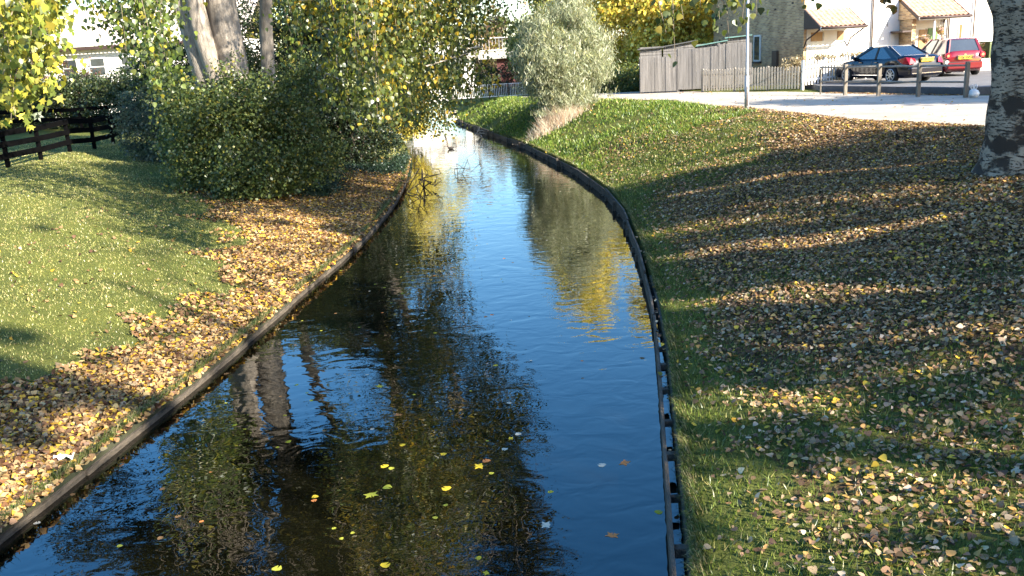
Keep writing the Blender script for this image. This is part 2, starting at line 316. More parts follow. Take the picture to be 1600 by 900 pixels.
def bump2(x, y): return .035*np.sin(x*1.3+.7*y)+.03*np.sin(y*1.9-x*.8+1)+.015*np.sin(x*4.1+2*y)
def hz(x, y): return np.where(np.asarray(x) > xr(y), hR(x, y), hL(x, y))
def H(x, y): return float(hz(np.array([x*1.0]), np.array([y*1.0]))[0])
# litter mask  (1 = leaf litter / bare earth)
LB = np.array([(-3, -9), (8, -7.2), (10.1, -6.3), (13.5, -6.2), (17.8, -6.05), (20.7, -6.8), (24, -8.5), (28, -9.0), (31.4, -6.5), (33, -5.2), (36, -4.5), (400, -4)])
def maskL(x, y):
    lb = np.interp(y, LB[:, 0], LB[:, 1])+.35*np.sin(y*1.7)+.2*np.sin(y*4.1+x)
    P = np.stack([x, y], 1); n = vnoise(P, 1.1, 3); m = np.clip((x-lb+.45*vnoise(P, 2.6, 8)+.2)/1.3, 0, 1)**1.3
    band = np.exp(-((y-14.6)/2.2)**2)*.75*np.clip((-3.9-x)/1., 0, 1)*(x > -7) # grassier in the middle
    m = m-band-np.clip(n-.55, 0, 1)*.8
    m = np.where((xl(y)-x < .30) & (n > .1), m*.5, m)
    return np.clip(m, 0, 1)
def maskR(x, y):
    P = np.stack([x, y], 1); n = vnoise(P, .9, 5); d = x-xr(y)
    m = .72+.35*np.clip((x-3)/6, 0, 1)+.25*n
    m *= np.clip((d-.15)/.9, .25, 1)
    m *= np.interp(y, [5, 8, 12, 21, 27, 34, 60], [.42, .62, .95, 1, .55, .18, .03])
    green = np.exp(-(((x-5.3)/2.2)**2+((y-24.5)/3.2)**2)); m -= .75*green
    return np.clip(m, 0, 1)
def mask(x, y): return np.where(x > xr(y), maskR(x, y), maskL(x, y))
ys = np.concatenate([np.arange(-3, 4, .5), np.arange(4, 30, .2), np.arange(30, 62, .5), np.arange(62, 130, 4), np.arange(130, 401, 30)])
offR = np.concatenate([[0, 0], np.arange(.15, 6, .2), np.arange(6, 14, .5), np.arange(14, 40, 3), [45, 60, 90, 150, 300]])
offL = np.concatenate([[0, 0], np.arange(.15, 7, .2), np.arange(7, 18, .5), np.arange(18, 45, 3), [50, 70, 100, 170, 300]])
rows = []
for y in ys:
    xL = xl(y)-.04-offL[::-1]; xR = xr(y)+gap(y)+offR
    yy = np.full(len(xL), y); zl = hL(xL, yy); zl[-1] = -.8
    yy2 = np.full(len(xR), y); zr = hR(xR, yy2); zr[0] = -.8
    r = np.concatenate([np.stack([xL, yy, zl], 1), np.stack([xR, yy2, zr], 1)]); rows.append(r)
G = np.array(rows); nr, nc = G.shape[:2]; V = G.reshape(-1, 3)
idx = np.arange(nr*nc).reshape(nr, nc); Fq = np.stack([idx[:-1, :-1], idx[:-1, 1:], idx[1:, 1:], idx[1:, :-1]], -1).reshape(-1, 4)
mk = mask(V[:, 0], V[:, 1]); col = np.stack([mk, mk, mk, np.ones_like(mk)], 1)
tag(npmesh('ground', V, Fq, col, GROUND, smooth=True), kind='structure')
wb = MB(); wl = [(xl(y)-.1, y, 0) for y in ys]; wr = [(xr(y)+.35, y, 0) for y in ys]; k = len(ys)
wb.add(wl+wr, [(i, i+k, i+k+1, i+1) for i in range(k-1)]); tag(wb.build('water', WATER), kind='structure')
# path and car park sheets
py_ = np.concatenate([np.arange(6, 48, 1.), np.arange(48, 62, 2)]); pa = []; pb = []
FE = np.array([(6, 17.5), (20, 16.8), (28.5, 16.2), (30, 15.35), (35.3, 12.9), (37.9, 11.9), (40.5, 9.6), (43, 8.6), (46.7, 6.0), (52, 4.6), (62, 3.5)])
for y in py_:
    wv = .12*math.sin(y*2.1)+.08*math.sin(y*5.3)
    pa.append((xp(y)+.25+wv, y, zplat(y)+.012)); pb.append((np.interp(y, FE[:, 0], FE[:, 1]), y, zplat(y)+.012))
k = len(py_); b = MB(); b.add(pa+pb, [(i, i+k, i+k+1, i+1) for i in range(k-1)]); tag(b.build('path', PATHM), kind='structure')
b = MB(); cp = [(15.65, 30.0), (30, 27.0), (32, 50), (19.5, 45.5), (13.4, 40.2), (13.1, 36.2)]
b.add([(x, y, 2.0) for x, y in cp]+[(x, y, 1.6) for x, y in cp], [tuple(range(6))]+[(i, (i+1) % 6, 6+(i+1) % 6, 6+i)[::-1] for i in range(6)]); tag(b.build('car_park', CARPM), kind='structure')

# ------------------------------------------------------------------ stream edging
def ribbon(xf, y0, y1, w, z0, z1, name, m, parent, n=5, jit=.0):
    b = MB(); yy = np.linspace(y0, y1, n+1); vs = []
    for y in yy:
        x = float(xf(y)); vs += [(x, y, z0), (x+w, y, z0), (x+w, y, z1), (x, y, z1)]
    fs = [(4*i+a, 4*i+(a+1) % 4, 4*i+4+(a+1) % 4, 4*i+4+a)[::-1] for i in range(n) for a in range(4)]+[(0, 1, 2, 3), tuple(4*n+q for q in (3, 2, 1, 0))]
    b.add(vs, fs); return b.build(name, m, parent, bevel=.008)
EDGEW = mat('wet_rotten_timber', (.10, .08, .06), .85, .6, 6, .9, 30, stretch=(3, .5, 3), dark=(.02, .018, .014))
er = tag(empty('timber_edging', (0, 0, 0)), 'rotting dark timber boards retaining the right-hand bank of the stream', 'edging')
y = -2.0
while y < 78:
    L_ = 2.4 if y < 40 else 4.5; dz = random.uniform(-.035, .03); dx = random.uniform(-.02, .02)
    ribbon(lambda t: xr(t)-.03+dx, y, y+L_-.03, .038, -.5, ETOP-.02+dz, 'board', EDGEW, er)
    if y < 12.5: ribbon(lambda t: xr(t)+gap(t)-.035, y, y+L_-.02, .04, -.5, ETOP-.06+dz*.5, 'back_board', EDGEW, er)
    for q in np.arange(y+.2, y+L_, .8 if y < 14 else 1.6):
        b = MB(); x0 = float(xr(q)); zt = ETOP-.05+random.uniform(-.05, .03)
        if y < 12.5: e_ = random.uniform(-.12, .12); b.box(x0+.012, x0+gap(q)-.037, q-.03+e_, q+random.uniform(.01, .05)+e_, zt-.09, zt-random.uniform(0, .05))
        else: b.box(x0-.10, x0-.035, q-.04, q+.04, -.5, zt+random.uniform(-.16, .07))
        b.build('tie' if y < 12.5 else 'post', EDGEW, er, bevel=.006)
    y += L_
el = tag(empty('concrete_edging', (0, 0, 0)), 'mossy pale concrete and board edging retaining the left-hand bank', 'edging')
y = -2.0
while y < 60:
    L_ = 2.1 if y < 40 else 4; dz = random.uniform(-.035, .02); dx = random.uniform(-.025, .025)
    ribbon(lambda t: xl(t)-.07+dx, y, y+L_-.035, .05, .05, ETL-.03+dz, 'coping', CONC, el)
    ribbon(lambda t: xl(t)-.06+dx, y, y+L_-.01, .075, -.5, .06, 'footing_board', EDGEW, el)
    y += L_

# ------------------------------------------------------------------ litter and grass
def surf_leaves(name, x0, x1, y0, y1, n, dens, smin, smax, cols, wts, tmpl, lift=.012, tilt=.5, side=None, seed=1, jit=.25):
    r = np.random.default_rng(seed)
    y = y0+(y1-y0)*r.random(n); x = x0+(x1-x0)*r.random(n)
    if side == 'R': ok = x > xr(y)+.0
    else: ok = x < xl(y)+.06
    x, y = x[ok], y[ok]; pr = dens(x, y); ok = r.random(len(x)) < pr; x, y = x[ok], y[ok]; m = len(x)
    e = .05; z = hz(x, y); nx = -(hz(x+e, y)-z)/e; ny = -(hz(x, y+e)-z)/e; nx = np.clip(nx, -1, 1); ny = np.clip(ny, -1, 1)
    Nn = np.stack([nx, ny, np.ones(m)], 1)+r.normal(0, tilt, (m, 3)); Nn /= np.linalg.norm(Nn, axis=1, keepdims=True)
    a = r.uniform(0, 2*math.pi, m); T = np.stack([np.cos(a), np.sin(a), np.zeros(m)], 1); T -= Nn*np.sum(T*Nn, 1, keepdims=True)
    sz = r.uniform(smin, smax, m); P = np.stack([x, y, z+lift+r.random(m)*.03], 1)
    return leaves(name, P, T, Nn, sz, palette(m, cols, wts, jit, r), LITTER, None, tmpl)
RC = [(.34, .245, .145), (.27, .17, .095), (.17, .10, .055), (.54, .35, .045), (.40, .245, .08), (.44, .355, .24), (.10, .062, .04), (.28, .25, .06)]
LC = [(.34, .22, .10), (.22, .135, .07), (.55, .34, .045), (.14, .07, .035), (.42, .28, .12), (.33, .26, .16), (.09, .05, .03)]
def dR(x, y):
    d = x-xr(y); m = maskR(x, y); P = np.stack([x, y], 1); n = vnoise(P, 2.3, 9)
    n3 = vnoise(P, 6., 10); v = (m**1.4)*.95+.05+.16*n+.30*n3*np.clip(m*2, 0, 1); return np.clip(v*np.clip((d+.05)/.6, .25, 1)*(x < xp(y)+.6), 0, 1)
tag(surf_leaves('fallen_leaves', .8, 12.5, 4.5, 31, 170000, dR, .026, .062, RC, [18, 24, 22, 1, 12, 6, 18, 1], CURL, side='R', seed=41, tilt=.6), 'small shrivelled brown leaves matted between the larger ones on the right-hand bank', 'fallen leaves', kind='stuff')
tag(surf_leaves('fallen_leaves', .8, 12.5, 4.5, 31, 150000, dR, .032, .075, RC, [18, 22, 16, 7, 14, 9, 9, 3], LEAF8, side='R', seed=1, tilt=.38), 'curled grey, brown and yellow poplar leaves strewn thickly over the right-hand grass bank', 'fallen leaves', kind='stuff')
def dL(x, y):
    m = maskL(x, y); return np.clip(m*1.1+.006, 0, 1)*np.where(xl(y)-x < .12, .8, 1)
tag(surf_leaves('fallen_leaves', -10, -2.8, 4.5, 36, 270000, dL, .038, .082, LC, [22, 20, 14, 13, 12, 9, 10], LEAF8, side='L', seed=2), 'orange, brown and yellow leaves carpeting the left-hand bank beside the water', 'fallen leaves', kind='stuff')
tag(surf_leaves('fallen_leaves', -14, 9, 26, 46, 42000, lambda x, y: np.where((x > xr(y)) & (x < xp(y)+.5), .15, 0), .06, .10, RC, [20, 18, 14, 9, 12, 14, 10, 5], KITE, side='R', seed=5), 'sparse pale leaves scattered on the far sunlit grass near the spiky bush', 'fallen leaves', kind='stuff')
def path_leaves():
    r = np.random.default_rng(31); n = 1500; y = r.uniform(18, 42, n); x = r.uniform(4, 16, n); fe = np.interp(y, FE[:, 0], FE[:, 1]); ok = (x > xp(y)) & (x < fe) & (r.random(n) < np.where(fe-x < .9, 1., .35)); x, y = x[ok], y[ok]
    extra = 700; t = r.random(extra); off = np.abs(r.normal(0, .22, extra)); x = np.concatenate([x, 12.9+t*2.5-off]); y = np.concatenate([y, 35.3-t*5.3]); m = len(x)
    a = r.uniform(0, 6.28, m); T = np.stack([np.cos(a), np.sin(a), 0*a], 1); Nn = np.array([0, 0, 1])+r.normal(0, .3, (m, 3))
    P = np.stack([x, y, np.full(m, 1.835)], 1)
    tag(leaves('fallen_leaves', P, T, Nn, r.uniform(.06, .1, m), palette(m, RC+[(.4, .15, .05)], [20, 18, 10, 7, 12, 14, 6, 3, 12], .25, r), LITTER, None, KITE), 'dry leaves blown over the asphalt path and banked against the low kerb wall', 'fallen leaves', kind='stuff')
path_leaves()
def grass(name, label, x0, x1, y0, y1, n, dens, h0, h1, side, seed, wd=.0045, cols=None):
    r = np.random.default_rng(seed); y = y0+(y1-y0)*r.random(n)**1.3; x = x0+(x1-x0)*r.random(n)
    ok = (x > xr(y)+gap(y)+.02) if side == 'R' else (x < xl(y)-.02); x, y = x[ok], y[ok]; ok = r.random(len(x)) < dens(x, y); x, y = x[ok], y[ok]; m = len(x)
    z = hz(x, y)-.005; h = r.uniform(h0, h1, m); a = r.uniform(0, 6.28, m); lean = r.normal(0, .45, (m, 2)); sc = (wd*(1+y/14))[:, None]
    ex = np.stack([np.cos(a), np.sin(a), 0*a], 1)*sc; b = np.stack([x, y, z], 1); tip = b+np.stack([lean[:, 0]*h, lean[:, 1]*h, h], 1)
    V = np.stack([b-ex, b+ex, tip], 1).reshape(-1, 3); Fq = np.arange(3*m).reshape(-1, 3)
    c = palette(m, cols or [(.10, .14, .02), (.16, .20, .035), (.06, .09, .015), (.30, .27, .10)], [33, 32, 20, 15], .25, r)
    C = np.repeat(np.concatenate([c, np.ones((m, 1))], 1), 3, 0)
    tag(npmesh(name, V, Fq, C, GRASS), label, 'grass', kind='stuff')
grass('grass', 'green grass tufts growing between the leaves on the right-hand bank', .9, 12, 4.5, 32, 230000, lambda x, y: np.clip(1.15-maskR(x, y), .12, 1)*(x < xp(y)+.1), .03, .075, 'R', 11)
grass('grass', 'short mown grass of the lawn on the left-hand side', -20, -3, 5, 40, 240000, lambda x, y: np.clip(1.0-maskL(x, y), .0, 1), .02, .05, 'L', 12, cols=[(.26, .27, .08), (.34, .32, .11), (.14, .17, .045), (.44, .38, .17)])
grass('grass', 'long bright grass on the far bend of the right-hand bank', -3, 8, 28, 62, 120000, lambda x, y: np.where(x < xp(y), 1., 0)*np.clip(.55+vnoise(np.stack([x, y], 1), .9, 44), .1, 1), .04, .15, 'R', 13, .006, cols=[(.12, .19, .025), (.20, .27, .04), (.06, .12, .02), (.30, .32, .08)])

def fringe(name, label, side, seed, n, y1):
    r = np.random.default_rng(seed); y = 4.5+(y1-4.5)*r.random(n)**1.4; ok = vnoise(np.stack([y, y*.3], 1), 1.6, seed) > -.35; y = y[ok]; m = len(y)
    x = (xr(y)+gap(y)+.01+np.abs(r.normal(0, .05, m))) if side > 0 else (xl(y)-.03-np.abs(r.normal(0, .06, m)))
    z = hz(x, y)-.01; z = np.maximum(z, .1); h = r.uniform(.05, .15, m); a = r.uniform(0, 6.28, m); ex = np.stack([np.cos(a), np.sin(a), 0*a], 1)*(.0035*(1+y/14))[:, None]
    b = np.stack([x, y, z], 1); mid = b+np.stack([-side*h*.25, r.normal(0, .02, m), h*.7], 1); tip = b+np.stack([-side*h*r.uniform(.3, .9, m), r.normal(0, .05, m), h*r.uniform(.4, .9, m)], 1)
    V = np.stack([b-ex, b+ex, mid+ex*.6, mid-ex*.6, mid-ex*.6, mid+ex*.6, tip], 1); F4 = (np.array([[0, 1, 2, 3], [4, 5, 6, 6]])[None]+(np.arange(m)*7)[:, None, None]).reshape(-1, 4)
    F3 = np.concatenate([(np.array([[0, 1, 2], [0, 2, 3], [4, 5, 6]])[None]+(np.arange(m)*7)[:, None, None]).reshape(-1, 3)]); c = palette(m, [(.10, .14, .03), (.20, .20, .07), (.30, .25, .12), (.06, .08, .02)], [4, 3, 2, 2], .25, r)
    tag(npmesh(name, V.reshape(-1, 3), F3, np.repeat(np.concatenate([c, np.ones((m, 1))], 1), 7, 0), GRASS), label, 'grass', kind='stuff')
fringe('grass_fringe', 'longer ragged grass hanging over the right timber edging', 1, 51, 14000, 45)
fringe('grass_fringe', 'tufts of grass hanging over the left edging above the water', -1, 52, 12000, 40)
# floating leaves: individual objects sharing a few meshes
def floater(kind):
    tv, tf = (MAPLE if kind[0] == 'm' else LEAF8); c = {'y': (.62, .45, .04), 'g': (.36, .36, .05), 'o': (.60, .22, .07), 'p': (.62, .55, .42), 'b': (.22, .13, .06)}[kind[1]]
    V = tv.copy(); V[:, 2] = V[:, 2]*.25+.006; return V, tf, c
protos = {}
def float_leaf(kind, x, y, s, a, main=False):
    names = {'y': 'yellow', 'g': 'yellow green', 'o': 'orange', 'p': 'pale cream', 'b': 'brown'}
    shp = 'lobed' if kind[0] == 'm' else 'rounded'
    if kind not in protos:
        V, tf, c = floater(kind); o = npmesh('floating_leaf', V, tf, np.tile([*c, 1.], (len(V), 1)), LITTER); protos[kind] = o
    else:
        o = protos[kind].copy(); COL.objects.link(o)
    o.location = (x, y, 0); o.scale = (s, s, s); o.rotation_euler = (0, 0, a)
    fr = (x-float(xl(y)))/float(xr(y)-xl(y)); side = 'by the left edging' if fr < .25 else 'left of mid-stream' if fr < .48 else 'in mid-stream' if fr < .66 else 'right of mid-stream' if fr < .88 else 'by the right edging'
    dist = 'nearest the viewer' if y < 6.6 else 'in the near water' if y < 8.5 else 'in the middle distance' if y < 12 else 'farther upstream'
    tag(o, f"{'larger' if main else 'tiny'} {names[kind[1]]} {shp} leaf floating {side}, {dist}", 'leaf', f'{names[kind[1]]} {shp} leaves floating on the stream')
fl = [('mo', 620, 650, .1), ('my', 755, 728, .12), ('mg', 578, 770, .13), ('mo', 955, 840, .11), ('py', 1025, 802, .08), ('py', 702, 765, .1), ('py', 604, 730, .09), ('pp', 790, 700, .07), ('py', 862, 770, .06), ('mp', 860, 820, .11), ('po', 762, 722, .09), ('pg', 600, 760, .1), ('pb', 1000, 560, .08), ('my', 590, 605, .11), ('py', 632, 696, .07), ('pp', 805, 678, .08), ('mo', 970, 722, .12), ('pp', 945, 728, .09), ('py', 597, 886, .09), ('pg', 430, 892, .09), ('py', 752, 872, .06)]
for kd, px, py, s in fl:
    p = atz_(px, py, 0); kk = ('m' if kd[0] == 'm' else 'p')+kd[1]; float_leaf(kk, p[0], p[1], s, random.uniform(0, 6.28), True)
r = np.random.default_rng(77); cnt = 0
while cnt < 110:
    yy = r.uniform(5.5, 16) if r.random() < .8 else r.uniform(16, 28); a_, b_ = xl(yy), xr(yy); xx = a_+(b_-a_)*(r.beta(1.3, 1.9)); cnt += 1
    kd = r.choice(['py', 'pg', 'pp', 'pb', 'po', 'my', 'pb', 'pg']); float_leaf(kd, xx, yy, r.uniform(.035, .075), r.uniform(0, 6.28))

# ------------------------------------------------------------------ trees
# sunlit patches on the banks: places the shade trees' crowns leave open (x0,y0,x1,y1,r)
LIT = [(-5.2, 12.0, -4.8, 18.2, 1.5), (-8.5, 14.8, -5.8, 16.4, 1.4), (-12, 18.2, -7.5, 17.2, 1.0), (-13.5, 23, -8.5, 20.3, .9), (-13.5, 29.5, -9.5, 26, .8), (-15, 20.5, -11, 19, .7), (-4.2, 19.5, -5.2, 21.5, .4), (-6.2, 7.2, -6.6, 9.2, .4), (-5.0, 8.0, -4.7, 9.4, .35),
       (8.0, 17.1, 3.2, 21.1, .36), (2.4, 12.6, 4.6, 11.3, .34), (2.9, 15.2, 6.5, 14.0, .32), (2.1, 6.2, 3.4, 6.9, .38), (4.2, 5.6, 5.4, 6.2, .3), (1.8, 8.6, 2.6, 8.4, .3),
       (1.3, 5.2, 2.3, 5.6, .35), (5.4, 8.9, 6.6, 8.4, .22), (3.4, 33, 6, 31, 1.0), (2.2, 37, 5, 38, 1.4), (4.2, 27.5, 6.5, 26.5, .5), (4, 24, 5, 22.8, .35), (9, 27, 11, 22, 1.8), (-3.4, 14, -3.2, 15, .4)]
LA = np.array([(a, b, H(a, b)) for a, b, c, d, r_ in LIT]); LBp = np.array([(c, d, H(c, d)) for a, b, c, d, r_ in LIT]); LR = np.array([q[4] for q in LIT]+[.55, .5])
LA = np.vstack([LA, [-5.0, 8.2, 4.0], [-5.6, 25, 4.2]]); LBp = np.vstack([LBp, [-3.9, 8.6, 4.5], [-5.2, 26, 5]])
def blocked(P):
    """True where a point stands between the sun and one of the open patches"""
    out = np.zeros(len(P), bool)
    e1 = norm(np.cross(S, (0, 0, 1))); e2 = np.cross(S, e1); q = np.stack([P@e1, P@e2], 1)
    for i in range(len(LR)):
        a = np.array([LA[i]@e1, LA[i]@e2]); b = np.array([LBp[i]@e1, LBp[i]@e2]); d = b-a; t = np.clip(((q-a)@d)/(d@d+1e-9), 0, 1)
        rr = LR[i]*(1+.35*np.sin(7*t+i)+.25*np.sin(q[:, 0]*5+q[:, 1]*3)); out |= np.linalg.norm(q-a-t[:, None]*d, axis=1) < np.maximum(rr, .05)
    return out
def curve(a, b, sag=.0, n=6, jit=.1, r=rng):
    a = np.array(a, float); b = np.array(b, float); L = np.linalg.norm(b-a); pts = []
    for i in range(n+1):
        t = i/n; p = a+(b-a)*t; p[2] += sag*math.sin(math.pi*t)*L; 
        if 0 < i < n: p += r.normal(0, jit*L*.1, 3)
        pts.append(p)
    return pts
def crown(root, blobs, nleaf, size, cols, wts, origin_pts, seed, sig=.45, per=40, droop=.5, gapthr=-.25, gf=.55, tmpl=KITE, cull=False, shell=.55, branch=True, bm=TWIG, trans=LEAF, zmin=None, rough=.18, brn=.05, part='crown', avoid=None):
    r = np.random.default_rng(seed); tot = sum(b[1][0]*b[1][1]*b[1][2] for b in blobs); PC = []; limb = MB(); nl = 0
    op = np.array(origin_pts)
    for c, rad in blobs:
        c = np.array(c, float); rad = np.array(rad, float); n = max(3, int(nleaf/per*(rad.prod()/tot)))
        d = rdir(n*3, r); rr = r.random(n*3)**(1/3.); rr = shell+(1-shell)*rr if shell else rr
        p = c+d*rad*(rr*(1+rough*vnoise(d*3, 1.2, seed+1)))[:, None]
        pk = p[vnoise(p, gf, seed+5) > gapthr]; p = (pk if len(pk) > 3 else p)[:n]
        if zmin is not None: p[:, 2] = np.maximum(p[:, 2], zmin)
        PC.append(p)
        if branch:
            o = op[np.argmin(np.linalg.norm(op-c+np.array([0, 0, rad[2]*.6]), axis=1))]
            main = curve(o, c, .1, 6, .5, r); limb.tube(main, list(np.linspace(brn, brn*.4, 7)), 6, True, .1, seed+nl); nl += 1
            mp = np.array(main[1:])
            for q in p[::max(1, len(p)//14)]:
                s = mp[np.argmin(np.linalg.norm(mp-q, axis=1)+r.random(len(mp))*.5)]; limb.tube(curve(s, q, .08, 4, .8, r), list(np.linspace(brn*.3, .006, 5)), 4, False)
    C = np.concatenate(PC); k = max(1, int(nleaf/len(C))); P = np.repeat(C, k, 0); n = len(P)
    off = r.normal(0, 1, (n, 3))*np.array([sig, sig, sig*.8]); P = P+off; tw = np.repeat(r.normal(0, .12, len(C)), k)
    if zmin is not None: P[:, 2] = np.maximum(P[:, 2], zmin+r.random(n)*.2)
    if cull:
        ok = ~blocked(P); P = P[ok]; tw = tw[ok]; n = len(P)
    if avoid is not None:
        ok = avoid(P); P = P[ok]; tw = tw[ok]; n = len(P)
    T = rdir(n, r); T[:, 2] -= droop*1.5; Nn = rdir(n, r)
    col = palette(n, cols, wts, .18, r)*(1+tw)[:, None]
    sz = size*r.uniform(.65, 1.25, n)
    o = leaves(part, P, T, Nn, sz, np.clip(col, .003, .9), trans, root, tmpl)
    if branch and limb.v: limb.build('branches', bm, root)
    return o
def trunk_mesh(root, paths, m=BARKG, name='trunk', n=14, wob=.08):
    for i, (pts, rad) in enumerate(paths):
        b = MB(); P = np.array(pts, float); R = np.array(rad, float); t = np.linspace(0, 1, len(P)); tt = np.linspace(0, 1, len(P)*5)
        PP = np.stack([np.interp(tt, t, P[:, j]) for j in range(3)], 1)
        # smooth
        for _ in range(3): PP[1:-1] = (PP[:-2]+PP[1:-1]*2+PP[2:])/4
        b.tube(list(PP), list(np.interp(tt, t, R)), n, True, wob, i+3); b.build(name, m, root)
YG = [(.26, .27, .035), (.17, .21, .03), (.42, .34, .03), (.11, .15, .025), (.50, .37, .04)]
DG = [(.09, .125, .035), (.14, .18, .05), (.055, .08, .025), (.28, .26, .05), (.16, .20, .07)]

# right-hand pale-barked tree by the path
rt = tag(empty('poplar_tree', (8.75, 15.7, H(8.75, 15.7)-.1)), 'thick pale fissured trunk with dark bark scars at the right edge beside the path', 'tree')
zb = rt.location.z; L0 = np.array(rt.location)
def rel(root, pts): return [tuple(np.array(p)-np.array(root.location)) for p in pts]
bx_, by_ = 9.12, 15.7
tr = [(bx_-.05, by_, zb-.2), (bx_-.02, by_, zb+.12), (bx_, by_, zb+.35), (bx_, by_, zb+.9), (bx_+.02, by_, zb+1.8), (bx_+.02, by_, zb+2.5), (bx_-.02, by_, zb+3.1)]
trunk_mesh(rt, [(rel(rt, tr), [.80, .67, .61, .57, .55, .57, .62]),
               (rel(rt, [(bx_, by_, zb+2.7), (bx_-.38, by_+.1, zb+3.4), (bx_-1.0, by_+.5, zb+4.6), (bx_-1.6, by_+1.2, zb+7.5), (bx_-1.8, by_+1.5, zb+12)]), [.5, .42, .34, .24, .08]),
               (rel(rt, [(bx_+.1, by_, zb+2.6), (bx_+.6, by_-.1, zb+3.8), (bx_+1.1, by_-.4, zb+7), (bx_+1.4, by_-.2, zb+13)]), [.52, .42, .3, .08])], BARKP, n=28, wob=.05)
RTO = rel(rt, [(bx_-1.0, by_+.5, zb+4.6), (bx_-1.6, by_+1.2, zb+7.5), (bx_+1.1, by_-.4, zb+7), (bx_+1.3, by_-.3, zb+10), (bx_-1.8, by_+1.5, zb+11)])
def world_cull(root):
    L = np.array(root.location)
    return lambda P: ~blocked(P+L)
crown(rt, [((-2.2, .5, 8.5), (2.8, 3, 2.2)), ((1.5, -1, 9), (3.5, 3.5, 3)), ((-1.5, 1.5, 12), (3, 3, 2.8)), ((1.5, 1, 14), (3, 3, 3)), ((3, -3, 7), (3, 3, 2)), ((-1.2, -2.5, 7.2), (2.6, 2.5, 1.8)), ((-3.0, -1.5, 10), (1.8, 2, 2))],
      26000, .17, YG, [3, 4, 2, 4, 1], RTO, 21, avoid=world_cull(rt), brn=.14, bm=BARKG)
def tip_palette(CW, cols, wts, r):
    # each hanging twig leans to the yellow or to the green end, as whole branchlets turn together
    out = []; yel = np.array([c[0]/max(c[1], 1e-3) for c in cols])
    for n, t in CW:
        w_ = np.array(wts, float)*(np.where(yel > 1.15, 3.5, .5) if t > .74 else np.where(yel > 1.15, .28, 1.2)); out.append(palette(n, cols, w_, .2, r))
    return np.concatenate(out)
def sprigs(root, tips, r, cols, wts, size=.085, rise=2.5, per_m=26, spread=.16, part='hanging_sprays', tmpl=LEAF8, lfrac=.55, m=LEAF, twr=.008, drift=(.3, .5)):
    tw = MB(); PP = []; CW = []; L = np.array(root.location)
    for tip in tips:
        tip = np.array(tip[:3], float); topp = tip+np.array([r.normal(0, drift[0]), r.normal(0, drift[1]), rise*r.uniform(.8, 1.3)])
        pts = [topp+(tip-topp)*t+np.array([.12*math.sin(3*t+tip[0]), .1*math.cos(4*t), 0])*(1-t*.5) for t in np.linspace(0, 1, 9)]
        tw.tube([p-L for p in pts], list(np.linspace(twr*1.6, .003, 9)), 5, False)
        n = int(per_m*rise*lfrac*2.2); CW.append((n, r.random())); t = 1-r.random(n)**1.3*lfrac
        P = np.array([topp+(tip-topp)*q+np.array([.12*math.sin(3*q+tip[0]), .1*math.cos(4*q), 0])*(1-q*.5) for q in t]); PP.append(P+r.normal(0, spread, (n, 3))*np.array([1, 1, .5]))
    P = np.concatenate(PP)-L; n = len(P); T = rdir(n, r); T[:, 2] -= 1.6
    leaves(part, P, T, rdir(n, r)*np.array([1, 1, .5]), size*r.uniform(.7, 1.2, n), tip_palette(CW, cols, wts, r), m, root, tmpl); tw.build('twigs', TWIG, root)
def aty_(px, py, y):
    u = (px-800)/F; v = (450-py)/F; a = u*c_+v*s_; b = -u*s_+v*c_; d = np.array([a, math.cos(PITCH)+b*math.sin(PITCH), -math.sin(PITCH)+b*math.cos(PITCH)]); t = y/d[1]; return d*t+[0, 0, CH]
rr_ = np.random.default_rng(4)
sprigs(rt, [aty_(x, y, 10.8) for x, y in [(1142, 62), (1160, 45), (1182, 22), (1128, 30), (1135, 8)]], rr_, [(.09, .12, .02), (.16, .16, .03), (.06, .08, .02)], [3, 2, 2], .08, 3.0, 15, .10, lfrac=.3)
sprigs(rt, [aty_(x, y, 10.2) for x, y in [(1062, 92), (1048, 50), (1075, 30), (1100, 12)]], rr_, [(.14, .15, .03), (.24, .19, .03), (.07, .09, .02)], [3, 2, 2], .08, 3.0, 12, .10, part='hanging_sprays', lfrac=.28)
sprigs(rt, [aty_(x, y, 12) for x, y in [(1378, 30), (1372, 14), (1388, 6), (1262, 10)]], rr_, [(.12, .13, .03), (.34, .17, .04), (.07, .06, .02)], [2, 3, 2], .085, 3.0, 9, .08, lfrac=.14)

# tall multi-stemmed poplars behind the left bush
CROWN_SHADE = [(.03, .036, .010), (.02, .026, .008), (.05, .046, .010), (.02, .02, .008), (.10, .08, .012)]  # crown leaves darkened to stand in for shade, so their reflection stays dark
def big_tree(loc, paths, blobs, label, seed, nleaf, cols=YG, wts=(4, 4, 3, 4, 1), size=.15, bark=BARKG, avoid=None, gapthr=-.2, dx=0, **kw):
    sx = dx; root = tag(empty('poplar_tree', loc), label, 'tree'); L = np.array(loc); L[0] -= sx; paths = [([tuple(np.array(p)-L) for p in pts], rad) for pts, rad in paths]
    trunk_mesh(root, paths, bark); op = [p for pts, rad in paths for p in pts[1:]]
    crown(root, [(np.array(c)-L, rd) for c, rd in blobs], int(nleaf*1.5), size, CROWN_SHADE, list(wts), op, seed, brn=.09, bm=BARKD, avoid=avoid, gapthr=gapthr, shell=.3, trans=DLEAF, **kw); return root
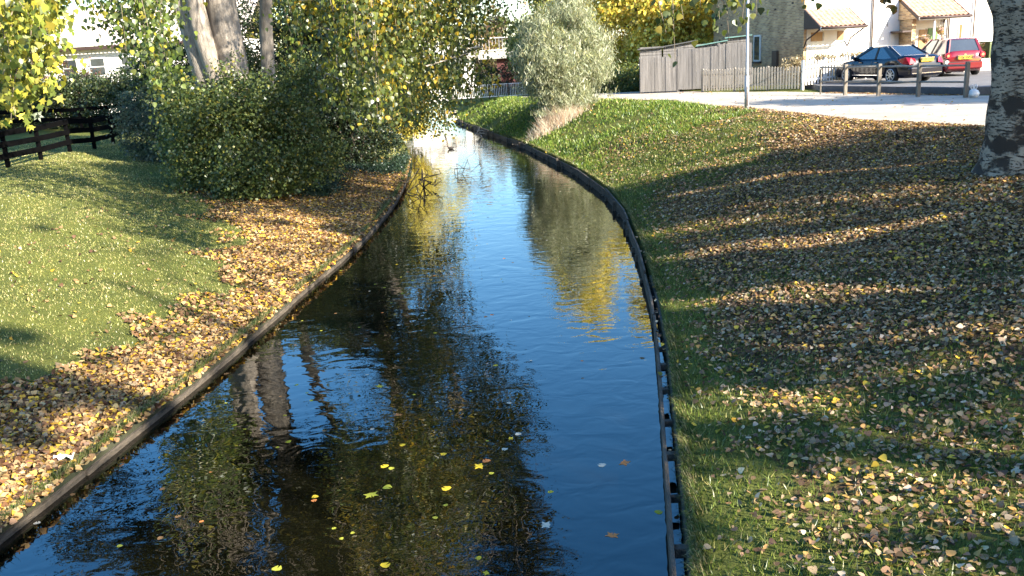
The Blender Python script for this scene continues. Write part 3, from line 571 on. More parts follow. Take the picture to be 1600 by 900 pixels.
t1 = big_tree((-8.7, 26.5, 1.1), [([(-8.6, 26.5, .8), (-8.75, 26.5, 2.5), (-9.2, 26.6, 5.2), (-10.2, 27, 10), (-11.2, 27, 16), (-12, 27, 22)], [.62, .50, .46, .36, .22, .05]),
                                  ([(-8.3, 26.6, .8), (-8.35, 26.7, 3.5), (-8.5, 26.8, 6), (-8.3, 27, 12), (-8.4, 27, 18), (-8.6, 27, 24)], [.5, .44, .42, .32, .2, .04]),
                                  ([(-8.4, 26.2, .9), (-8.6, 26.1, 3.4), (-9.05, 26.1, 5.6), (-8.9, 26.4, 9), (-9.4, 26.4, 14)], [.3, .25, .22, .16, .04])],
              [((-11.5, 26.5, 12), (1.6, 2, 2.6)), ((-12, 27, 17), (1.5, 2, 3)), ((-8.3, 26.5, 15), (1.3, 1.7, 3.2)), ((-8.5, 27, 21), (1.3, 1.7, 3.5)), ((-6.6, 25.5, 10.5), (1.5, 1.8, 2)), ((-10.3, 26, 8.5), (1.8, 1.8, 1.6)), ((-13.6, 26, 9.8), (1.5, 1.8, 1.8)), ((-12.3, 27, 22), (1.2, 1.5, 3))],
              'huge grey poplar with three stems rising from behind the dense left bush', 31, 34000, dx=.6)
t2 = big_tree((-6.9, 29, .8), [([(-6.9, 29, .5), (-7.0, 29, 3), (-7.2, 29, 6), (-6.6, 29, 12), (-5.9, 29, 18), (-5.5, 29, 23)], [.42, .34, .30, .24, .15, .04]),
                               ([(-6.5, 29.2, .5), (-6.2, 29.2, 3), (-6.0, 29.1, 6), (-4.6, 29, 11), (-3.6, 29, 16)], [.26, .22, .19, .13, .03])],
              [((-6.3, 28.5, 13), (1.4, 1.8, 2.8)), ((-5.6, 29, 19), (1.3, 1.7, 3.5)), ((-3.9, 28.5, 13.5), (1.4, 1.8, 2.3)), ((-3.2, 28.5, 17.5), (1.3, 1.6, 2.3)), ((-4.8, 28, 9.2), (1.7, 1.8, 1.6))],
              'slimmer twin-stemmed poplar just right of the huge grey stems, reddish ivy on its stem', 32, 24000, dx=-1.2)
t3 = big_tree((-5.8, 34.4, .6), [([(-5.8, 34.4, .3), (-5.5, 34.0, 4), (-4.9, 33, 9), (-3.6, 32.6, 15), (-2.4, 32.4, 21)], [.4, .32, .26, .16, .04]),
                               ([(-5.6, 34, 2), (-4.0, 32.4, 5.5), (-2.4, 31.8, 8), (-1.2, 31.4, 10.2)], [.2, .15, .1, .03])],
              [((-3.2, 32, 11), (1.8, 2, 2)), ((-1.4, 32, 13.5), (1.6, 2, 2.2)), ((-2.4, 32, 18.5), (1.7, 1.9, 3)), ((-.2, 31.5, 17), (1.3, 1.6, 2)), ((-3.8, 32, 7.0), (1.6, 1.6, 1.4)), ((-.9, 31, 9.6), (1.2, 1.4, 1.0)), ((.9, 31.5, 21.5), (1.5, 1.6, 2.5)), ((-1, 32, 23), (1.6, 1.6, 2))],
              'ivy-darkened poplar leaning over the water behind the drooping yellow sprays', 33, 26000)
# drooping sprays over the water from the leaning poplar
tips = []
r5 = np.random.default_rng(55)
for px, py, d in [(578, 205, 15), (560, 190, 15), (592, 180, 15.5), (545, 168, 16), (610, 150, 17), (600, 120, 16), (530, 140, 17), (570, 100, 16), (640, 120, 18), (655, 165, 20), (672, 110, 19), (690, 170, 21), (700, 125, 20), (722, 105, 20), (742, 158, 21), (735, 60, 20), (760, 55, 22), (708, 60, 19), (680, 60, 18), (650, 70, 18), (625, 60, 17), (590, 55, 17), (555, 60, 17), (520, 70, 18), (505, 30, 18), (540, 20, 17), (580, 15, 17), (620, 20, 17), (665, 25, 18), (700, 20, 19), (735, 15, 20), (480, 20, 20), (630, 190, 24), (650, 140, 24), (665, 185, 26), (640, 205, 27), (620, 100, 24), (600, 80, 24), (575, 130, 24), (560, 30, 23), (610, 45, 23), (770, 20, 24), (715, 90, 24), (668, 150, 26), (650, 175, 25), (682, 185, 28), (660, 130, 24), (692, 196, 30), (655, 205, 28), (700, 150, 27), (640, 180, 22), (675, 205, 29)]:
    for _ in range(2): tips.append(aty_(px+r5.normal(0, 9), py+r5.normal(0, 9), d+r5.normal(0, .6)))
sprigs(t3, tips, r5, [(.16, .18, .03), (.10, .13, .028), (.32, .26, .03), (.06, .08, .02), (.48, .33, .03)], [5, 5, 2, 4, 1.5], .076, 4.2, 44, .22, drift=(.45, .6), lfrac=.5)
for a_, b2 in [((500, 45, 18), (760, 120, 21)), ((470, 0, 18), (640, 130, 17)), ((690, -10, 20), (560, 110, 16)), ((760, 40, 22), (700, 200, 24)), ((540, 120, 24), (480, 160, 25))]:
    p = aty_(*a_); q = aty_(*b2); MB().tube([v-np.array(t3.location) for v in curve(p, q, .12, 8, .8, r5)], list(np.linspace(.035, .008, 9)), 6, False).build('branch', DEADW, t3)
p0 = aty_(497, 108, 27); p1 = aty_(535, 86, 26.5); b = MB(); b.tube([p0-np.array(t3.location), p1-np.array(t3.location)], .075, 8)
b.build('branch', DEADW, t3)
# left hanging foliage beside first stems
tips = [aty_(x+r5.normal(0, 8), y+r5.normal(0, 8), 21+r5.normal(0, 1.2)) for x, y in [(180, 60), (200, 90), (220, 60), (240, 100), (262, 120), (215, 20), (250, 40), (170, 20), (262, 150), (240, 130), (470, 80), (480, 40)] for _ in range(3)]
sprigs(t1, tips, r5, [(.17, .22, .04), (.11, .15, .035), (.34, .30, .035), (.07, .10, .03)], [5, 5, 2, 4], .10, 3.6, 22, .24, lfrac=.5)

# near-left tree: sunlit maple branches reaching into the frame, trunk outside it
ml = tag(empty('maple_tree', (-9.2, 8.6, 1.3)), 'maple whose sunlit yellow-green branches hang in at the top left corner', 'tree')
trunk_mesh(ml, [([(0, 0, -.3), (0, 0, 2), (.1, .2, 5), (0, 0, 9)], [.3, .24, .2, .05]), ([(.05, .1, 2.2), (1.6, .5, 3.3), (3.2, .6, 3.6), (4.3, .7, 3.4)], [.10, .07, .05, .02]), ([(.05, .1, 2.6), (1.8, 1.4, 3.8), (3.4, 2.0, 4.2)], [.09, .06, .02])], BARKD)
crown(ml, [((-.5, 0, 7.5), (2.4, 2.4, 2.2))], 5000, .16, YG, [3, 3, 3, 2, 2], [(0, 0, 5)], 61, brn=.08, bm=BARKD)
r6 = np.random.default_rng(66)
tips = [aty_(x+r6.normal(0, 6), y+r6.normal(0, 6), dd+r6.normal(0, .35)) for x, y, dd in [(12, 45, 8), (35, 60, 8.6), (60, 40, 8.3), (20, 100, 8), (45, 125, 9.4), (10, 150, 8), (28, 180, 9.3), (50, 160, 9.6), (78, 70, 9), (84, 125, 9.8), (68, 140, 9), (20, 20, 8), (60, 5, 8.5), (95, 0, 9), (85, 30, 9.6), (10, 75, 9), (5, 125, 9)] for _ in range(3)]
MC = [(.42, .40, .05), (.30, .34, .06), (.60, .52, .08), (.16, .21, .04), (.09, .12, .03)]
sprigs(ml, tips[::2], r6, MC, [5, 5, 3, 4, 2], .085, 1.3, 26, .13, part='hanging_sprays', tmpl=MAPLE, lfrac=.6, twr=.007)
sprigs(ml, tips[1::2], r6, MC, [5, 5, 3, 4, 3], .060, 1.3, 48, .15, part='hanging_sprays', tmpl=LEAF8, lfrac=.6, twr=.006)

# offscreen row on the right that throws the dappled shade on both banks
def shade_tree(q, p, h, rad, seed, lab):
    x, y = p*SD[0]-q*SD[1], p*SD[1]+q*SD[0]
    x, y = p*.78+q*.626, -p*.626+q*.78
    root = tag(empty('shade_tree', (x, y, 1.7)), lab, 'tree', 'trees on the right whose shadows fall over both banks')
    trunk_mesh(root, [([(0, 0, -.4), (.1, 0, 3), (-.1, .1, 7), (0, 0, h-1)], [.45, .36, .28, .06])], BARKG, n=10)
    rr = np.random.default_rng(seed); bl = []
    for i in range(9):
        z = 3.2+(h-4)*(i/8); a = rr.uniform(0, 6.28); k = rad*(.62 if 0 < i < 7 else .45)
        bl.append(((math.cos(a)*k, math.sin(a)*k, z), (rad*.62, rad*.62, 1.7)))
    L = np.array(root.location)
    crown(root, bl, 18000, .32, YG, [3, 4, 2, 4, 1], [(0, 0, 3), (0, 0, 6), (0, 0, 9)], seed, brn=.09, bm=BARKD, shell=0, sig=.5, avoid=lambda P: (~blocked(P+L)) & (vnoise(P+L, .75, 99) > -.55), gapthr=-.5)
for i, (q, p, h, rad) in enumerate([(-3, 16, 13, 3.6), (2.5, 15, 15, 3.6), (7.5, 16.5, 16, 3.7), (12.5, 15, 15, 3.6), (17.5, 16.5, 14, 3.4), (21.5, 19, 11, 2.6), (31.8, 5.5, 8.6, 2.2)]):  # the last tree is unseen, added to throw a dark band on the path
    shade_tree(q, p, h, rad, 200+i, ['first', 'second', 'third', 'fourth', 'fifth', 'sixth', 'unseen tree added to shade the path, past the sixth'][i]+' leafy poplar from the bridge in the row that shades the banks')

# ------------------------------------------------------------------ bushes and ground cover
def bush(name, label, cat, loc, blobs, n, size, cols, wts, seed, sig=.16, per=24, tmpl=KITE, shell=.7, droop=.3, stems=7, group=None, rough=.38, gapthr=-.3, gf=1.5, zmin=.02, bm=BARKD):
    root = tag(empty(name, loc), label, cat, group); r = np.random.default_rng(seed)
    st = MB()
    for i in range(stems):
        c, rd = blobs[i % len(blobs)]; a = r.uniform(0, 6.28); st.tube(curve((.25*math.cos(a), .25*math.sin(a), -.15), (c[0]+rd[0]*.4*math.cos(a), c[1]+rd[1]*.4*math.sin(a), c[2]+rd[2]*.4), .05, 6, .6, r), list(np.linspace(.045, .01, 7)), 5, False)
    st.build('stems', bm, root)
    crown(root, blobs, n, size, cols, wts, [(0, 0, 0)], seed, sig=sig, per=per, tmpl=tmpl, shell=shell, branch=False, droop=droop, gapthr=gapthr, gf=gf, zmin=zmin, rough=rough, part='foliage'); return root
bush('leafy_bush', 'large rounded dark green bush at the foot of the huge grey poplar', 'bush', (-6.9, 24.6, H(-6.9, 24.6)),
     [((-1.1, .2, 1.6), (1.1, 1.1, 1.1)), ((.2, -.3, 1.1), (1.25, 1.1, 1.15)), ((1.1, .2, .95), (.9, 1.0, 1.0)), ((-.4, .3, 2.3), (1.1, 1.0, .8)), ((.1, -.8, .6), (1.0, .8, .65)), ((1.25, .9, 1.75), (.7, .8, 1.15)), ((-1.9, .9, 1.9), (.8, 1, .9)), ((.6, .3, 2.5), (.6, .7, .8)), ((-1.5, -.2, .9), (.7, .7, .7)), ((-.9, 1.2, 3.0), (.6, .6, .7)), ((-2.2, 1.0, 2.7), (.6, .6, .6)), ((1.3, 1.4, 2.7), (.7, .7, .9)), ((1.9, 1.0, .8), (.5, .6, .6))],
     52000, .085, DG, [5, 5, 4, 1.6, 3], 71, sig=.2, per=20, rough=.55, gapthr=-.02, gf=2.0)
bush('leafy_bush', 'grey-green bush overlapping the far end of the black rail fence', 'bush', (-10.9, 30.5, H(-10.9, 30.5)),
     [((-.6, 0, 1.2), (1.3, 1.2, 1.3)), ((.7, 0, 1.4), (1.3, 1.3, 1.5)), ((0, -.5, .7), (1.6, 1, .8)), ((1.6, -.8, 1.4), (1.2, 1.2, 1.4))], 28000, .09, [(.09, .12, .07), (.13, .16, .10), (.06, .08, .05)], [4, 4, 3], 72)
bush('ivy_mass', 'tall dark ivy-covered thicket at the water edge under the drooping sprays', 'bush', (-5.5, 33.0, .4),
     [((0, 0, 1.6), (1.2, 1.2, 1.8)), ((.7, .1, .9), (1.0, 1.0, 1.0)), ((-.6, .3, 3.0), (1.3, 1.2, 1.4)), ((-1.6, .6, 1.6), (1.2, 1.2, 1.8)), ((.3, 1.8, 2.2), (1.4, 1.5, 2.0)), ((-2.2, 0, 3.6), (1.2, 1.1, 1.4)), ((-.2, .5, 4.8), (1.4, 1.3, 1.2)), ((-1.6, .6, 5.6), (1.4, 1.3, 1.3)), ((-2.9, .4, 5.0), (1.2, 1.1, 1.4)), ((.9, .7, 3.3), (1.0, 1.1, 1.2)), ((-.4, 1.4, 6.4), (1.5, 1.3, 1.0)), ((-3.0, 1, 2.2), (1.2, 1.1, 1.6))], 76000, .09, [(.03, .05, .022), (.05, .08, .04), (.025, .035, .015), (.11, .11, .04)], [5, 4, 4, 1], 73)
def ivy(name, label, pts, n, seed):
    r = np.random.default_rng(seed); c = np.array(pts); i = r.integers(0, len(c), n); x = c[i, 0]+r.normal(0, c[i, 2]); y = c[i, 1]+r.normal(0, c[i, 3]); ok = x < xl(y)+.12; x, y = x[ok], y[ok]; m = len(x)
    z = hL(x, y)+np.abs(r.normal(0, .10, m))+.02-np.clip(x-xl(y)+.06, 0, 1)*1.6; P = np.stack([x, y, z], 1); T = rdir(m, r); Nn = rdir(m, r)+np.array([0, 0, 1.3])
    tag(leaves(name, P, T, Nn, r.uniform(.05, .09, m), palette(m, [(.035, .065, .035), (.06, .10, .06), (.025, .04, .02)], [4, 3, 3], .2, r), LEAF, None, KITE), label, 'ivy', kind='stuff')
ivy('ivy', 'low dark bluish ivy covering the ground beneath the thicket by the water', [(-4.3, 32.2, .5, .9), (-5.2, 31.6, .8, .5), (-3.9, 34.5, .3, 1.5), (-5.9, 28.2, .35, .9), (-5.6, 26.5, .3, .7)], 16000, 81)
# far-left hedge, shrubs and trees
HD = [(.05, .075, .03), (.08, .11, .04), (.035, .05, .02), (.14, .15, .04)]
for i, (x, y, rx, h, lab) in enumerate([(-17.2, 43, 2.2, 2.7, 'dark green hedge shrub seen above the right end of the black fence'), (-20.8, 44.5, 2.2, 2.4, 'mid green hedge shrub in front of the white upper-windowed house'), (-24.8, 45, 2.4, 2.7, 'leftmost green hedge shrub behind the black fences'), (-13.8, 40, 2.0, 3.4, 'tall dark shrub between the grey-green bush and the poplar stems')]):
    bush('hedge_shrub', lab, 'shrub', (x, y, 1.6), [((-.9, 0, h*.45), (rx*.7, 1.1, h*.5)), ((.8, 0, h*.5), (rx*.7, 1.1, h*.5)), ((0, .2, h*.7), (rx*.7, 1, h*.35))], 11000, .12, HD, [4, 4, 3, 1], 90+i, group='hedge shrubs behind the black fences')
bush('red_shrub', 'reddish-leaved shrub beneath the windows of the white house', 'shrub', (-23.0, 47.2, 1.8), [((0, 0, 1.9), (2.2, .9, 1.3)), ((1.8, 0, 1.6), (1.4, .8, .9))], 5000, .11, [(.34, .16, .10), (.22, .13, .07), (.42, .28, .16)], [3, 3, 2], 96)
# spiky grey-green bush on right bank
gz = H(3.0, 40)
bush('gorse_bush', 'tall spiky pale grey-green gorse bush on the right-hand bank', 'bush', (2.75, 40.6, gz-.1),
     [((0, 0, 2.0), (1.6, 1.5, 1.6)), ((-.55, 0, 3.0), (.95, 1.0, 1.5)), ((.35, 0, 3.6), (.85, .9, 1.7)), ((1.15, 0, 2.0), (.95, 1.0, 1.4)), ((-1.25, 0, 2.1), (.8, 1.0, 1.1)), ((.2, 0, .9), (1.2, 1.0, .7)), ((.95, .1, 3.0), (.6, .7, 1.2)), ((-1.3, .1, 3.0), (.35, .5, .9)), ((.6, -.7, .35), (.8, .6, .5)), ((-.7, -.9, .1), (.6, .6, .5)), ((1.3, -.2, .9), (.6, .6, .7))],
     60000, .16, [(.32, .35, .21), (.44, .46, .31), (.20, .22, .11), (.38, .37, .16)], [4, 4, 3, 1], 101, sig=.17, per=22, tmpl=(np.array([(-.08, 0, 0), (.08, 0, 0), (.03, 1.15, 0), (-.03, 1.15, 0)]), np.array([(0, 1, 2, 3)])), shell=.55, droop=-.75, stems=10, gapthr=-.12, gf=2.0, rough=.6)
def dry_grass():
    r = np.random.default_rng(17); m = 2800; a = r.normal(0, 1, (m, 2))*np.array([.62, .5]); b = np.stack([2.35+a[:, 0], 39.4+a[:, 1], np.zeros(m)], 1); b[:, 2] = [H(p[0], p[1]) for p in b]
    h = r.uniform(.2, 1.05, m)*np.exp(-(a[:, 0]/1.1)**2)*(.5+.5*r.random(m)); ex = np.zeros((m, 3)); ex[:, 0] = .010; tip = b+np.stack([r.normal(0, .55, m)*h, r.normal(0, .5, m)*h, h], 1)
    V = np.stack([b-ex, b+ex, tip], 1).reshape(-1, 3); c = palette(m, [(.60, .50, .36), (.46, .28, .18), (.68, .62, .48)], [4, 3, 3], .2, r)
    tag(npmesh('dry_grass', V, np.arange(3*m).reshape(-1, 3), np.repeat(np.concatenate([c, np.ones((m, 1))], 1), 3, 0), GRASS), 'tuft of tall dry straw-coloured grass at the foot of the gorse bush', 'dry grass', kind='stuff')
dry_grass()
# background autumn trees
YY = [(.74, .60, .11), (.60, .53, .09), (.82, .68, .18), (.33, .34, .06), (.55, .36, .05)]
GG = [(.22, .25, .07), (.30, .31, .08), (.42, .38, .08), (.10, .12, .04)]
def far_tree(x, y, h, rx, cols, wts, seed, lab, z0=1.6, n=11000, size=.24, grp='autumn trees in the background', low=.18, thr=-.2):
    root = tag(empty('autumn_tree', (x, y, z0)), lab, 'tree', grp); r = np.random.default_rng(seed)
    trunk_mesh(root, [([(0, 0, -.3), (.1, 0, h*.3), (-.1, 0, h*.6), (0, 0, h*.9)], [.2, .16, .11, .03]), ([(.1, 0, h*.12), (.7, 0, h*.35), (1.1, 0, h*.6)], [.11, .08, .03])], BARKD, n=9)
    bl = []
    for i in range(11):
        t = i/10; a = r.uniform(0, 6.28); k = rx*(.55*math.sin(math.pi*(.12+.8*t))+.1); bl.append(((math.cos(a)*k, math.sin(a)*k, h*(low+(.93-low)*t)), (rx*.55*(1.1-.4*t), rx*.55, h*.13)))
    crown(root, bl, n, size, cols, wts, [(0, 0, h*.3), (0, 0, h*.5), (0, 0, h*.7)], seed, sig=.3, per=22, shell=.3, brn=.05, bm=BARKD, gapthr=thr, gf=.8); return root
ft = [(6.0, 60, 13, 3.6, 'y', 'bright yellow tree just right of the gorse bush top'), (10.5, 61, 14, 3.8, 'y', 'tall golden tree above the low sheds'), (14.8, 60, 13, 3.4, 'y', 'yellow tree close behind the brick house gable'), (8.2, 54, 6.5, 2.4, 'y', 'small lemon-yellow tree beside the left end of the grey board fence'), (3.6, 66, 9, 3.0, 'g', 'olive-green tree rising behind the gorse bush'), (12.4, 54, 8, 2.4, 'y', 'golden thicket tree directly behind the sheds'),
      (-2.6, 96, 8.5, 3.4, 'm', 'thin autumn tree standing beyond the bridge railings'), (5.2, 92, 11, 3.8, 'm', 'brownish autumn tree right of the pillar beyond the bridge'), (-9, 92, 16, 4.6, 'y', 'yellow tree left of the stream beyond the bridge'), (-14.5, 64, 14, 4.0, 'g', 'olive tree behind the leaning poplar'), (-20, 62, 9, 3.0, 'g', 'green tree behind the poplar stems right of the white house'), (-33, 58, 15, 4.2, 'y', 'yellow-green tree left of the white house'), (-8.0, 50, 8.5, 2.4, 'g', 'dark olive tree on the left bank beyond the thicket'), (-28.5, 52, 7, 2.2, 'y', 'small yellow tree at the left end of the white house')]
for i, (x, y, h, rx, kd, lab) in enumerate(ft):
    cols, wts = {'y': (YY, [4, 4, 3, 2, 1.5]), 'g': (GG, [4, 4, 2, 2]), 'm': ([(.40, .30, .16), (.30, .22, .13), (.45, .40, .14), (.35, .18, .10)], [3, 3, 3, 1.5])}[kd]
    far_tree(x, y, h, rx, cols, wts, 300+i, lab, z0=1.4, thr=.05 if kd == 'm' else -.25, n=9000 if kd == 'm' else 15000)
bush('yellow_shrub', 'sunlit yellow shrub hanging over the far left bank', 'shrub', (-5.1, 42.0, .3), [((0, 0, 1.3), (1.2, 1.6, 1.3)), ((-.9, 1.5, 1.8), (1.4, 1.5, 1.5)), ((.8, -.3, 1.0), (.8, 1.1, .9)), ((.3, 3.0, 1.8), (1.2, 1.5, 1.5)), ((.2, .3, 2.6), (1.0, 1.2, 1.0))], 20000, .11, YY, [4, 4, 3, 3, 1], 111)
bush('green_shrub', 'low green shrub at the left end of the grey board fence', 'shrub', (5.6, 47.0, 1.6), [((0, 0, .6), (1.5, 1.2, .7)), ((1.1, .2, .7), (1.2, 1, .8))], 7000, .10, [(.11, .15, .04), (.16, .20, .05), (.24, .22, .06)], [3, 3, 2], 112)
bush('dark_hedge', 'dark clipped hedge behind the white railings under the bridge', 'hedge', (.6, 66, 1.2), [((-1.4, 0, .9), (1.4, .8, .9)), ((.2, 0, 1.1), (1.4, .8, 1.0)), ((1.6, 0, 1.2), (1.2, .8, 1.1))], 7000, .12, [(.03, .045, .02), (.045, .065, .025)], [1, 1], 113)

# ------------------------------------------------------------------ fences
def rail_fence(pts, label, rails, ph, m, name='rail_fence', pw=.11, rw=(.045, .17), post_m=None, extra=0):
    root = tag(empty(name, (*pts[0], H(*pts[0]))), label, 'fence'); L = np.array(root.location)
    P = [np.array([x, y, H(x, y)])-L for x, y in pts]
    for p in P: MB().box(p[0]-pw/2, p[0]+pw/2, p[1]-pw/2, p[1]+pw/2, p[2]-.3, p[2]+ph).build('post', post_m or m, root, bevel=.01)
    for a, b in zip(P[:-1], P[1:]):
        for h in rails:
            jz = random.uniform(-.015, .015); d = norm([b[0]-a[0], b[1]-a[1], 0]); sd = np.array([d[1], -d[0], 0])*(pw/2+rw[0]/2+.002)
            MB().beam(a+sd+[0, 0, h+jz]-d*.02, b+sd+[0, 0, h+random.uniform(-.015, .015)]+d*.0, rw[0], rw[1]).build('rail', m, root)
    return root
lf = [(-15.0, 25.2), (-15.0, 27.1), (-14.95, 29.0), (-14.9, 30.9), (-14.9, 32.8), (-15.1, 34.9), (-15.5, 37.4), (-15.9, 39.6)]
rail_fence(lf, 'black three-rail timber fence running along the left side of the lawn', (.36, .70, 1.03), 1.1, BLACK)
rail_fence([(-28.5, 40.6), (-26.2, 41.0), (-24, 41.4), (-21.8, 41.8), (-19.6, 42.2), (-17.4, 42.6)], 'second black rail fence crossing behind the first one', (.62, 1.05), 1.12, BLACK)
# post and rail fence beside path
pp = [(12.28, 34.75), (12.78, 33.55), (13.42, 32.1), (14.12, 30.55), (14.92, 28.95)]
root = tag(empty('post_and_rail_fence', (12.28, 34.75, 1.8)), 'weathered post and rail barrier with thin rails between the path and the car park', 'fence'); L = np.array(root.location)
for i, (x, y) in enumerate(pp):
    if i == 0: b = MB(); b.tube([np.array((x, y, 1.6))-L, np.array((x, y, 2.72))-L, np.array((x+.03, y-.08, 2.82))-L, np.array((x+.12, y-.25, 2.86))-L], .03, 8); b.build('end_post', WOODH, root)
    else: b = MB(); b.box(x-.06-L[0], x+.06-L[0], y-.06-L[1], y+.06-L[1], -.3, 1.12); o = b.build('post', WOOD, root, bevel=.012)
for h in (.50, 1.02):
    for a, b2 in zip(pp[:-1], pp[1:]): MB().tube([np.array((*a, 1.8+h))-L, np.array((*b2, 1.8+h))-L], .032, 8).build('rail', WOODH, root)
# low kerb wall
def wall_run(pts, z0, z1, th, m, name, label, cat, top=None):
    b = MB()
    for a, c in zip(pts[:-1], pts[1:]): b.beam((*a, (z0+z1)/2), (*c, (z0+z1)/2), th, z1-z0)
    x, y = pts[0]; o = b.build(name, m); 
    return tag(o, label, cat)
wall_run([(12.95, 36.2), (15.45, 30.1), (17.1, 29.6)], 1.5, 2.06, .18, KERB, 'low_wall', 'low grey concrete wall holding up the car park behind the post and rail barrier', 'wall')
wall_run([(17.12, 29.59), (24, 27.6)], 1.5, 2.14, .24, BRICKR, 'brick_wall', 'low red brick wall end beside the car park near the pale trunk', 'wall')
# picket fences
def picket(a, b2, z, h, m, label, sp=.125, pw=.075, postm=None, rise=0):
    a = np.array(a, float); b2 = np.array(b2, float); Ld = np.linalg.norm(b2-a); d = (b2-a)/Ld; root = tag(empty('picket_fence', (*a, z), math.atan2(d[1], d[0])), label, 'picket fence')
    n = int(Ld/sp); 
    for i in range(n):
        x = i*sp+.06; zz = rise*x/Ld; hh = h+random.uniform(-.02, .02)
        q = MB(); q.add([(x, -.03, zz+.05), (x+pw, -.03, zz+.05), (x+pw, -.03, zz+hh-.05), (x+pw/2, -.03, zz+hh), (x, -.03, zz+hh-.05), (x, -.012, zz+.05), (x+pw, -.012, zz+.05), (x+pw, -.012, zz+hh-.05), (x+pw/2, -.012, zz+hh), (x, -.012, zz+hh-.05)],
                         [(0, 1, 2, 3, 4), (9, 8, 7, 6, 5), (0, 5, 6, 1), (1, 6, 7, 2), (2, 7, 8, 3), (3, 8, 9, 4), (4, 9, 5, 0)]); q.build('picket', m, root)
    for hh in (.25, h-.25): MB().add(*(lambda: ([(0, -.01, hh-.035), (Ld, -.01, hh-.035+rise), (Ld, .03, hh-.035+rise), (0, .03, hh-.035), (0, -.01, hh+.035), (Ld, -.01, hh+.035+rise), (Ld, .03, hh+.035+rise), (0, .03, hh+.035)], [(0, 3, 2, 1), (4, 5, 6, 7), (0, 1, 5, 4), (1, 2, 6, 5), (2, 3, 7, 6), (3, 0, 4, 7)]))()).build('rail', postm or m, root)
    for x in np.linspace(.0, Ld, max(2, int(Ld/1.3)+1)): MB().box(x-.05, x+.05, .032, .13, -.2, h+.03+rise*x/Ld).build('post', postm or m, root)
picket((9.1, 41.0), (12.75, 38.4), 1.82, 1.0, PALEWOOD, 'unpainted brown picket fence in front of the brick gable', postm=WOODH)
picket((12.85, 38.35), (17.8, 41.9), 1.95, 1.05, WHITE, 'white picket fence behind the dark saloon car', sp=.205, pw=.095, rise=.12)
b = MB(); b.box(-1.5, 5.2, -.28, .22, 0, 1.02)
hedge = bush('trimmed_hedge', 'brown clipped hedge top above the white picket fence', 'hedge', (13.3, 39.5, 1.95), [((t*.62*1.0, t*.47*1.0, .85), (.55, .35, .36)) for t in range(-1, 14)]+[((t*.62, t*.47, .35), (.5, .3, .4)) for t in range(0, 14)], 26000, .07, [(.36, .28, .16), (.26, .20, .10), (.42, .36, .22)], [3, 3, 2], 120, sig=.08, shell=.75, stems=4)
# close board fence and sheds
def boards(a, b2, z, h0, h1, label, w=.17):
    a = np.array(a, float); b2 = np.array(b2, float); Ld = np.linalg.norm(b2-a); d = (b2-a)/Ld; root = tag(empty('board_fence', (*a, z), math.atan2(d[1], d[0])), label, 'board fence')
    n = int(Ld/w); st = [h0]; cur = 0
    for p_ in range(int(Ld/1.85)+1):
        x0 = p_*1.85; x1 = min(Ld, x0+1.84); hh = h0+(h1-h0)*(x0/Ld)+random.uniform(-.03, .05); q = MB(); x = x0
        while x < x1-.02:
            e = min(x+w-.006, x1); t = random.uniform(-.012, .012); q.box(x, e, -.012+t, .008+t, .03, hh+random.uniform(-.012, .012)); x += w
        q.build('fence_panel', GREYWOOD, root); MB().box(x0-.05, x0+.05, .03, .13, -.2, hh+.04).build('post', GREYWOOD, root)
    return root
boards((6.6, 42.8), (8.25, 42.3), 1.85, 1.62, 1.62, 'short grey weathered board fence section nearest the gorse bush')
boards((8.27, 42.3), (11.4, 41.2), 1.9, 1.85, 2.05, 'long grey weathered board fence between the sheds and the brown pickets')
def shed(x, y, rz, wd, dp, h0, h1, roofm, label):
    root = tag(empty('garden_shed', (x, y, 1.85), rz), label, 'shed')
    b = MB(); n = int(h0/.12)
    b.add([(0, 0, 0), (wd, 0, 0), (wd, dp, 0), (0, dp, 0), (0, 0, h0), (wd, 0, h1), (wd, dp, h1), (0, dp, h0)], [(0, 3, 2, 1), (4, 5, 6, 7), (0, 1, 5, 4), (1, 2, 6, 5), (2, 3, 7, 6), (3, 0, 4, 7)])
    for i in range(n): b.box(-.012, wd+.012, -.02, -.002, i*.13+.01, i*.13+.12)
    b.build('shed_walls', GREYWOOD, root)
    MB().beam((-.12, dp/2, h0+.035), (wd+.12, dp/2, h1+.055), dp+.3, .05).build('shed_roof', roofm, root)
shed(6.75, 43.7, -.18, 1.0, 1.8, 1.95, 1.98, FELT, 'small grey timber shed at the left end of the board fence')
shed(7.85, 43.6, -.22, 1.45, 1.9, 2.0, 2.2, FELT, 'timber shed with a dark sloping felt roof behind the board fence')
shed(9.4, 43.4, -.25, 1.3, 1.9, 1.95, 2.12, TEAL, 'shed with a pale green-blue roof behind the board fence')
shed(10.8, 43.2, -.25, 1.0, 1.5, 2.25, 2.3, TEAL, 'low green-roofed lean-to beside the brick gable')

# ------------------------------------------------------------------ brick house with white front
ang = math.atan2(.25, .97); house = tag(empty('brick_house', (14.2, 42.6, 1.9), ang), 'brick-gabled house with sunlit white front and two red-tiled porches', 'house')
W_, D_, EV, RG = 7.9, 8.8, 5.1, 6.9     # local x along front, y depth
def gable(b, x0, x1, m=None):
    b.add([(x0, 0, -.4), (x1, 0, -.4), (x1, D_, -.4), (x0, D_, -.4), (x0, 0, EV), (x1, 0, EV), (x1, D_, EV), (x0, D_, EV), (x0, D_/2, RG), (x1, D_/2, RG)],
          [(0, 3, 2, 1), (0, 1, 5, 4), (2, 3, 7, 6), (1, 2, 6, 9, 5), (3, 0, 4, 8, 7), (4, 5, 9, 8), (6, 7, 8, 9)]); return b
gable(MB(), 0, W_).build('brick_wall', BRICK, house)
MB().box(.14, W_-.0, -.03, -.003, -.2, EV-.02).build('front_render', RENDERW, house)
